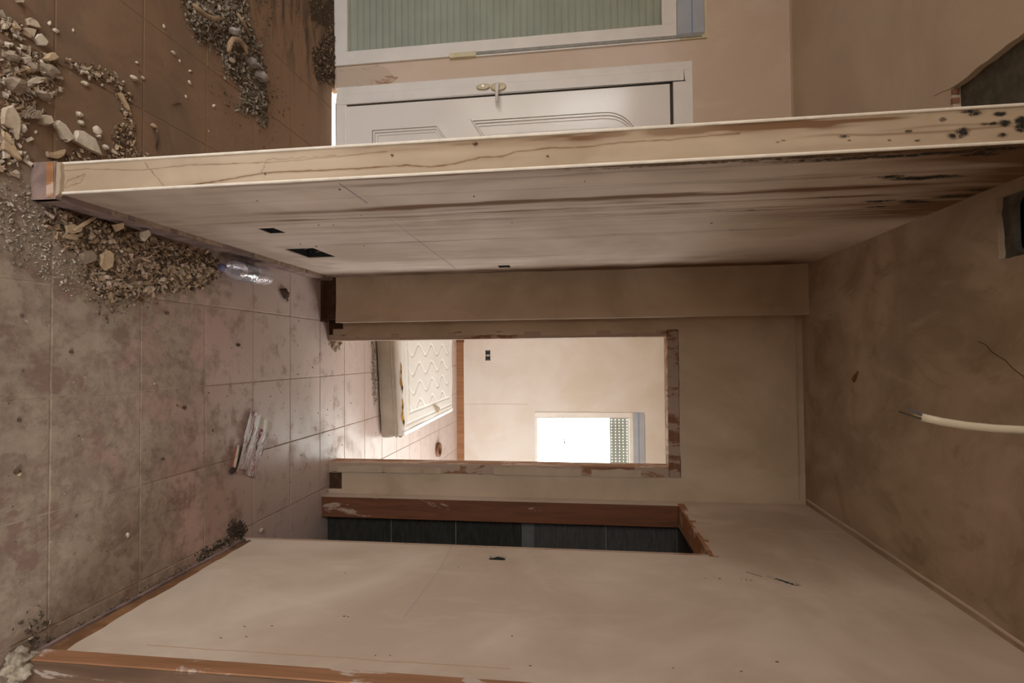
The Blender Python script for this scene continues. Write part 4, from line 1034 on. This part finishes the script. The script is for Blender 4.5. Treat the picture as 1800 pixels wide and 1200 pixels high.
plate('plaster_chip', M['chip_tan'], [(72, 104), (78, 95), (85, 93), (93, 101), (84, 107), (75, 108)], .022, .1, 9, 'rounded tan plaster chip with a pale rim standing on the tile joint')
plate('plaster_chip', CP, [(64, 208), (70, 202), (80, 204), (84, 216), (76, 220), (65, 217)], .022, .1, 10, 'squarish cream plaster block between the rubble heap and the two slabs')
plate('plaster_chip', M['chip_tan'], [(79, 266), (90, 268), (112, 262), (107, 275), (97, 280), (81, 277)], .010, .1, 11, 'curved tan plaster shell touching the partition end')
plate('plaster_chip', M['chip_white'], [(44, 144), (52, 137), (60, 135), (72, 137), (70, 144), (62, 147), (46, 148)], .014, .1, 12, 'flat white broken flake among the brown lumps of the hall heap')
plate('plaster_chip', CP, [(134, 115), (142, 116), (148, 118), (157, 118), (155, 123), (144, 123)], .008, .1, 13, 'bow-shaped cream flake at the top of the curved debris trail')
plate('plaster_chip', CP, [(157, 126), (164, 128), (174, 131), (172, 137), (164, 134)], .010, .1, 14, 'small cream flake below the bow-shaped flake on the debris trail')
plate('plaster_splinter', M['chip_tan'], [(205, 163), (212, 164), (219, 180), (226, 197), (221, 194), (213, 180)], .010, .05, 15, 'long tan splinter ending the curved debris trail in the hall', 'splinter')
plate('plaster_chip', CP, [(0, 40), (5, 42), (8, 49), (3, 53), (0, 51)], .015, .1, 16, 'pale chip cut by the floor side of the picture, nearest of the hall chips')
plate('plaster_chip', CP, [(25, 0), (36, 0), (34, 5), (28, 5)], .014, .1, 17, 'tan-cream chip alone at the outer edge of the hall floor')
lump('mortar_lump', CR, 14, 100, 24, 18, .020, 11, 'brown crusty lump, smallest of three at the hall floor edge')
lump('mortar_lump', CR, 80, 124, 27, 22, .022, 12, 'grey-brown crusty lump below the rounded tan chip')
lump('mortar_lump', CR, 20, 150, 34, 26, .026, 13, 'broad brown crusty lump in the middle of the hall heap')
lump('mortar_lump', CR, 70, 168, 26, 14, .022, 14, 'brown lump beside the layered plaster stack')
lump('mortar_lump', CR, 52, 118, 20, 16, .016, 15, 'small brown lump above the white broken flake')
lump('mortar_lump', M['chip_tan'], 42, 122, 14, 10, .014, 16, 'tiny tan lump left of the small brown lump in the heap')
for i, (dx, s_) in enumerate(((0, 1), (3, .85), (5, .7))):
    pass
st_ = root('layered_plaster', tuple(onz(46, 198))); tag(st_, 'layered brown plaster fragment with ridged edges in the hall rubble', 'plaster fragment')
for i in range(4):
    o = plate('layer', CR if i else CP, ell(46+i*1.5, 197+i*2.0, 15-i*1.5, 9-i*.8, -38, 8, 30+i), .007, .0, 40+i, None, None, None, .0); o.location.z = .0075*i
    keep(o, st_)
for i, (a, b, w, h, lab) in enumerate(((169, 230, 14, 19, 'white oval plaster crumb right of the two slabs'), (137, 201, 10, 10, 'upper white pebble of a pair above the pointed slab'), (140, 216, 10, 9, 'lower white pebble of a pair above the pointed slab'),
        (183, 259, 9, 9, 'white pebble between the pointed slab and the partition'), (233, 137, 11, 9, 'round bright white pebble alone on the brown hall tiles'), (38, 225, 10, 16, 'upright pale stone right of the jagged cream slab'), (15, 79, 9, 6, 'tiny white crumb beside the outer chips'),
        (30, 269, 11, 9, 'white crumbly pebble below the tan splinter slab'), (268, 222, 11, 8, 'orange-tinted pebble at the tip of a dark twig on the hall floor'), (171, 240, 8, 7, 'small white crumb touching the oval crumb'), (147, 147, 12, 8, 'pale crumb inside the curve of the debris trail'), (22, 47, 13, 11, 'crumbly pale lump next to the outer flat chips'))):
    lump('plaster_pebble', M['chip_white'] if i not in (8, 11) else M['chip_tan'], a, b, w, h, .009, 60+i, lab, 'pebble', None, 0, 2, .3)
small = [(303, 93), (315, 107), (240, 110), (287, 46), (333, 125), (332, 145), (375, 186), (366, 230), (62, 232), (200, 267), (86, 41), (250, 137), (20, 250), (97, 54), (128, 53), (216, 144), (326, 170), (274, 230)]
sm_me = None
for i, (a, b) in enumerate(small):
    q = onz(a, b)
    if sm_me is None:
        o = lump('plaster_crumb', M['chip_white'], a, b, 7, 6, .006, 90); sm_me = o
    else:
        o = sm_me.copy(); COL.objects.link(o); o.location = (q.x, q.y, 0); o.rotation_euler = (0, 0, i*1.7); s_ = .5+.07*(i % 7); o.scale = (s_, s_, s_)
    tag(o, 'tiny pale plaster crumb lying loose on the brown hall tiles', 'crumb', 'tiny plaster crumbs on the hall tiles')

# scattered stuff: fragments merged into one object per heap
def fragment(m, c, s, rd, tint, flatness=.5):
    """one angular fragment of 8 corners"""
    R_ = Matrix.Rotation(rd.uniform(0, 6.28), 3, 'Z') @ Matrix.Rotation(rd.uniform(-.7, .7), 3, 'X') @ Matrix.Rotation(rd.uniform(-.7, .7), 3, 'Y')
    a, b, h = s*rd.uniform(.7, 1.9), s*rd.uniform(.3, .9), s*rd.uniform(.25, flatness+.25)
    vs = []
    for x in (-1, 1):
        for y in (-1, 1):
            for z in (-1, 1):
                vs.append(Vector(c)+R_ @ Vector((x*a*.5*rd.uniform(.5, 1.1), y*b*.5*rd.uniform(.5, 1.1), z*h*.5*rd.uniform(.6, 1.1))))
    m.add(vs, [(0, 1, 3, 2), (4, 6, 7, 5), (0, 4, 5, 1), (2, 3, 7, 6), (0, 2, 6, 4), (1, 5, 7, 3)], tint)
def inside(pt, poly):
    x, y = pt; r = False; j = len(poly)-1
    for i in range(len(poly)):
        if (poly[i][1] > y) != (poly[j][1] > y) and x < (poly[j][0]-poly[i][0])*(y-poly[i][1])/(poly[j][1]-poly[i][1])+poly[i][0]: r = not r
        j = i
    return r
def edge_d(pt, poly):
    d = 9
    for (x0, y0), (x1, y1) in zip(poly, poly[1:]+poly[:1]):
        dx, dy = x1-x0, y1-y0; t = max(0, min(1, ((pt[0]-x0)*dx+(pt[1]-y0)*dy)/(dx*dx+dy*dy+1e-12))); d = min(d, math.hypot(pt[0]-x0-t*dx, pt[1]-y0-t*dy))
    return d
def heap(name, poly_px, n_, height, size, tints, seed, label, cat, base_tint, soft=.10, xmin=None, spill=.03, power=2.0):
    poly = [(onz(a, b).x, onz(a, b).y) for a, b in poly_px]
    x0, x1 = min(a for a, b in poly), max(a for a, b in poly); y0, y1 = min(b for a, b in poly), max(b for a, b in poly)
    rd = random.Random(seed); m = MB()
    def hgt(x, y):
        if not inside((x, y), poly): return 0
        return height*min(1, edge_d((x, y), poly)/soft)**.8*(.65+.6*mnoise.noise(Vector((x*9, y*9, seed))))
    # the mound itself
    st = .014; nx, ny = int((x1-x0)/st)+2, int((y1-y0)/st)+2; idx = {}
    for i in range(nx):
        for j in range(ny):
            x, y = x0+i*st, y0+j*st; h = hgt(x, y)
            if height > .004 and h > .001:
                idx[(i, j)] = len(m.v); m.v.append((x+rd.uniform(-.004, .004), y+rd.uniform(-.004, .004), h+rd.uniform(-.003, .003)*min(1, h/.01))); k_ = rd.uniform(.7, 1.1); m.c.append(tuple(c*k_ for c in base_tint))
    for (i, j), a in list(idx.items()):
        if all(q in idx for q in ((i+1, j), (i+1, j+1), (i, j+1))): m.f.append((a, idx[(i+1, j)], idx[(i+1, j+1)], idx[(i, j+1)]))
    c_ = 0; tries = 0
    while c_ < n_ and tries < n_*40:
        tries += 1; x, y = rd.uniform(x0-spill, x1+spill), rd.uniform(y0-spill, y1+spill)
        if xmin is not None and x < xmin: continue
        ins = inside((x, y), poly)
        if not ins and (edge_d((x, y), poly) > spill*rd.random()**2): continue
        s_ = size[0]+(size[1]-size[0])*rd.random()**power
        k_ = rd.uniform(.7, 1.25); t_ = rd.choice(tints)
        fragment(m, (x, y, hgt(x, y)+s_*.25), s_, rd, tuple(min(.9, q*k_) for q in t_)); c_ += 1
    return tag(m.build(name, M['frag']), label, cat, None, 'stuff')
PALE, TAN, BRN, DRK, GRY, PNK = (.52, .44, .34), (.42, .31, .20), (.27, .185, .115), (.10, .07, .045), (.30, .26, .21), (.46, .35, .28)
heap('rubble_heap', [(90, 352), (95, 400), (112, 425), (150, 455), (165, 490), (190, 520), (240, 508), (300, 505), (360, 495), (378, 470), (376, 462), (330, 440), (250, 412), (160, 378)], 4600, .042, (.0045, .021), [(.45, .37, .28), TAN, TAN, PNK, BRN, BRN, DRK, DRK, (.36, .25, .17)], 5,
     'heap of broken plaster and wood crumbs along the foot of the stained partition', 'rubble', BRN, .10, PX1+.03, .03, 2.4)
heap('dark_grit', [(130, 470), (160, 520), (200, 548), (240, 525), (330, 500), (370, 498), (382, 470), (300, 470)], 1500, .006, (.003, .008), [BRN, DRK, GRY, TAN], 6,
     'fine dark grit fringing the plaster heap on the corridor floor', 'grit', DRK, .08, PX1+.03, .05)
heap('white_grit', [(0, 335), (60, 345), (78, 360), (90, 420), (140, 480), (120, 500), (60, 470), (10, 440), (0, 420)], 1400, 0, (.0014, .0095), [(.42, .37, .31), (.34, .29, .23), (.50, .45, .38), GRY, (.22, .18, .14)], 7,
     'white plaster grit strewn on the dusty tiles beside the rubble heap', 'grit', GRY, .08, None, .05, 3.5)
heap('hall_rubble', [(0, 40), (30, 42), (34, 90), (96, 108), (96, 160), (60, 190), (36, 200), (30, 290), (0, 300)], 700, .006, (.004, .020), [PALE, (.40, .31, .23), BRN, (.50, .43, .35)], 8,
     'loose plaster rubble scattered between the larger hall chips', 'rubble', BRN, .08, None, .03, 3.0)
heap('debris_trail', [(118, 108), (160, 120), (200, 135), (222, 165), (230, 200), (236, 240), (228, 270), (205, 262), (200, 240), (218, 215), (214, 180), (195, 148), (160, 138), (120, 118)], 420, .004, (.004, .016), [TAN, PALE, BRN, DRK], 9,
     'curved trail of small crumbs swept across the hall tiles', 'rubble', BRN, .03, None, .02, 2.5)
heap('edge_rubble', [(130, 262), (180, 268), (240, 262), (260, 278), (110, 287), (112, 280)], 160, .004, (.004, .014), [PALE, TAN, BRN, DRK], 10,
     'crumbs gathered along the hall side of the partition', 'rubble', BRN, .03, None, .015, 2.5)
heap('dirt_heap', [(330, 0), (330, 30), (345, 62), (372, 75), (390, 100), (396, 122), (420, 150), (428, 165), (420, 190), (452, 200), (464, 214), (468, 160), (462, 120), (450, 75), (436, 45), (428, 0), (420, -30), (340, -40)], 3200, .045, (.005, .018), [(.23, .19, .14), (.30, .26, .20), (.17, .13, .09), DRK, (.38, .33, .26)], 11,
     'dark heap of earth and small gravel in the middle of the hall floor', 'earth heap', (.17, .13, .09), .13, None, .05, 3.0)
heap('dirt_scatter', [(378, 120), (400, 200), (470, 240), (500, 200), (470, 100), (480, 0), (440, 0)], 420, 0, (.004, .010), [BRN, DRK, (.20, .14, .09)], 12,
     'loose dark crumbs of earth strewn around the heap in the hall', 'grit', BRN, .08, None, .10, 2.5)
heap('threshold_dirt', [(548, 90), (552, 130), (560, 145), (586, 143), (588, 120), (585, 40), (560, 80)], 620, .022, (.006, .020), [DRK, DRK, BRN, (.20, .14, .09)], 13,
     'dark dirt and leaves gathered at the foot of the strip between door and window', 'dirt', DRK, .06, None, .02, 2.5)
heap('sill_dirt', [(540, 0), (545, 40), (586, 60), (589, 0), (586, -30), (540, -30)], 320, .006, (.004, .012), [DRK, BRN, (.20, .14, .09)], 14,
     'band of dark crumbs along the foot of the glazed unit', 'dirt', DRK, .06, None, .03, 2.5)
heap('soil_clump', [(402, 930), (408, 921), (424, 922), (430, 933), (424, 942), (404, 944)], 460, .012, (.003, .009), [(.05, .04, .03), (.08, .06, .045), (.12, .10, .08)], 15,
     'black soil clump at the corner of the bathroom doorway', 'soil', (.05, .04, .03), .03, None, .025)
heap('wall_foot_dirt', [(343, 977), (372, 958), (398, 944), (412, 950), (380, 970), (350, 988)], 200, .005, (.003, .010), [(.06, .05, .04), (.10, .08, .06), (.30, .24, .19)], 16,
     'dark crumbs along the foot of the right wall near the bathroom', 'dirt', DRK, .02, RX-.30, .014)
heap('corner_dirt', [(36, 1096), (50, 1078), (86, 1085), (92, 1112), (66, 1138), (44, 1130)], 130, 0, (.0015, .010), [(.06, .05, .04), (.10, .08, .06), (.34, .28, .22)], 17,
     'dark crumbs and shreds near the nearest door post', 'dirt', DRK, .04, None, .03)
heap('wall_base_dust', [(90, 1122), (170, 1082), (240, 1044), (330, 992), (335, 996), (245, 1050), (175, 1088), (95, 1128)], 320, 0, (.002, .007), [DRK, (.30, .24, .19), BRN], 18,
     'thin line of grit along the foot of the right wall', 'grit', DRK, .02, None, .012)
heap('doorway_crumbs', [(578, 596), (600, 597), (598, 612), (586, 618), (580, 606)], 90, .004, (.005, .020), [PALE, TAN, BRN, (.66, .6, .52)], 19,
     'plaster crumbs under the left post of the bedroom doorway', 'rubble', TAN, .03, None, .01)
heap('mattress_fluff', [(653, 600), (658, 600), (661, 700), (659, 712), (655, 690), (654, 640)], 260, .008, (.005, .020), [(.55, .52, .48), (.42, .38, .33), (.30, .24, .18), (.70, .66, .6)], 20,
     'grey fluff and crumbs spilling from under the mattress front', 'fluff', (.36, .31, .26), .05, None, .02)
heap('floor_specks', [(0, 560), (250, 560), (500, 580), (640, 620), (600, 790), (440, 900), (300, 980), (60, 1080), (0, 1080)], 560, 0, (.0015, .0065), [DRK, BRN, (.55, .47, .38), GRY, DRK], 21,
     'tiny dark and pale specks scattered over the corridor tiles', 'grit', DRK, .08, None, .02, 4.0)

# larger pieces on the heaps
def on_heap(o, z): o.location.z = z; return o
on_heap(plate('plaster_chip', M['chip_tan'], [(100, 397), (112, 394), (126, 402), (124, 408), (110, 411), (102, 409)], .012, .2, 50, 'flat tan chip at the near end of the rubble heap'), .025)
on_heap(plate('plaster_chip', M['chip_tan'], [(101, 412), (115, 411), (126, 414), (122, 422), (108, 420)], .012, .1, 51, 'broad tan chip just behind the near end chip of the rubble heap'), .015)
on_heap(plate('plaster_chip', M['chip_tan'], [(160, 447), (170, 440), (179, 446), (178, 470), (168, 476), (158, 466)], .014, .1, 52, 'grey-tan slab lying in the middle of the rubble heap'), .030)
on_heap(plate('plaster_chip', CR, [(128, 446), (140, 441), (152, 448), (150, 460), (136, 464), (128, 456)], .020, .1, 53, 'rounded brown-grey slab at the outer edge of the rubble heap'), .018)
on_heap(plate('plaster_chip', M['chip_tan'], [(176, 396), (190, 392), (194, 402), (184, 408)], .010, .3, 54, 'upright tan chip touching the partition foot in the heap'), .04)
on_heap(plate('plaster_chip', M['chip_white'], [(226, 408), (236, 404), (240, 414), (232, 424), (226, 418)], .014, .3, 55, 'bright broken chip at the gap under the partition strip'), .04)
def stick(name, px, r, z, label, mat=None):
    pts = [onz(a, b, z) for a, b in px]; c = pts[0].copy(); c.z = 0
    o = MB().tube([p_-c for p_ in pts], [r*.7]+[r]*(len(pts)-2)+[r*.6], 7).build(name, mat or M['stick'], None, c, True); return tag(o, label, 'stick')
stick('wood_stick', [(129, 405), (148, 394), (167, 382)], .0065, .060, 'pale split stick leaning on the partition foot above the heap')
stick('wood_stick', [(340, 8), (350, 17), (362, 28), (376, 33), (390, 32)], .010, .060, 'curved pale branch on the hall earth heap')
stick('wood_stick', [(418, 24), (427, 38), (438, 60)], .009, .062, 'straight brown stick near the far side of the earth heap')
stick('wood_stick', [(402, 92), (404, 78), (410, 69), (420, 70), (430, 82), (434, 95)], .012, .060, 'bent forked piece of wood arching on the earth heap')
stick('dark_twig', [(272, 226), (277, 240), (275, 262)], .004, .006, 'thin dark twig on the brown hall tiles', M['leaf'])
stick('straw', [(302, 184), (312, 181), (319, 183)], .0022, .004, 'short dark straw lying alone on the hall tiles', M['leaf'])
on_heap(lump('stone', M['chip_grey'], 428, 112, 18, 14, .028, 71, 'brown flat stone in the lower part of the earth heap', 'stone'), .03)
on_heap(lump('stone', M['chip_grey'], 444, 135, 15, 18, .030, 72, 'pale grey stone low on the earth heap', 'stone'), .025)
on_heap(lump('stone', M['chip_grey'], 390, 58, 14, 12, .022, 73, 'grey stone in the middle of the earth heap beside the bent wood', 'stone'), .045)
on_heap(lump('stone', M['chip_white'], 398, 107, 9, 7, .012, 74, 'small white stone at the near rim of the earth heap', 'stone'), .02)
def leaf_(px, py, ln, wd, ang, seed, label, mat=None):
    q = onz(px, py); vs = []; fs = []; N_ = 10; rd = random.Random(seed)
    for i in range(N_+1):
        t = i/N_; w = wd*math.sin(PI*min(.98, max(.02, t)))**.7*(1+.35*rd.uniform(-1, 1))
        for s_ in (-1, 0, 1): vs.append(((t-.5)*ln, s_*w, .004+.010*abs(s_)*(.5+.5*math.sin(t*8+seed))+.006*math.sin(t*5)))
    for i in range(N_):
        for j in range(2): a = i*3+j; fs.append((a, a+3, a+4, a+1))
    o = MB().add(vs, fs).build('dry_leaf', mat or M['leaf'], None, (q.x, q.y, 0), True); o.rotation_euler = (0, 0, ang)
    sd = o.modifiers.new('thick', 'SOLIDIFY'); sd.thickness = .0012
    return tag(o, label, 'leaf')
leaf_(500, 518, .12, .028, 1.2, 3, 'curled dark leaf on the corridor tiles below the square socket hole')
sn = root('acorn', (*onz(28, 829).xy, 0)); tag(sn, 'brown acorn-like seed on the nearest corridor tile', 'seed')
blob('nut', M['leaf'], (0, 0, 0), .0065, .008, .008, 7, 3, .12, parent=sn); blob('cup', M['chip_tan'], (.006, .004, .003), .006, .006, .006, 8, 3, .2, parent=sn)
for i, (a, b, s_, lab) in enumerate(((124, 618, 9, 'dark seed nearest the rubble heap on the corridor tiles'), (323, 716, 8, 'dark seed on the reddish tile before the leaflet'), (418, 606, 8, 'dark seed between the bottle and the doorway'), (292, 550, 8, 'dark seed on the tile just beyond the rubble heap'), (32, 738, 8, 'dark seed left of the acorn'), (285, 806, 6, 'small dark seed halfway between the leaflet and the acorn'), (247, 527, 9, 'rust-red crumb on the tile joint beside the rubble heap'))):
    lump('seed', M['leaf'] if i != 6 else M['foam_dark'], a, b, s_*.75, s_*.7, .006, 110+i, lab, 'seed', None, 0, 2, .3)
lump('plaster_pebble', M['chip_white'], 458, 932, 7, 8, .008, 131, 'white crumb on the floor inside the bathroom threshold', 'pebble')
lump('plaster_pebble', M['chip_white'], 223, 940, 5, 9, .005, 132, 'slim white flake on the tile before the right wall', 'pebble')

# fringes of the heaps belong to their heap
for child, par in (('dark_grit', 'rubble_heap'), ('white_grit', 'rubble_heap'), ('dirt_scatter', 'dirt_heap'), ('sill_dirt', 'threshold_dirt'), ('edge_rubble', 'debris_trail')):
    o = bpy.data.objects[child]; o.parent = bpy.data.objects[par]
    for q in ('label', 'category'):
        if q in o: del o[q]
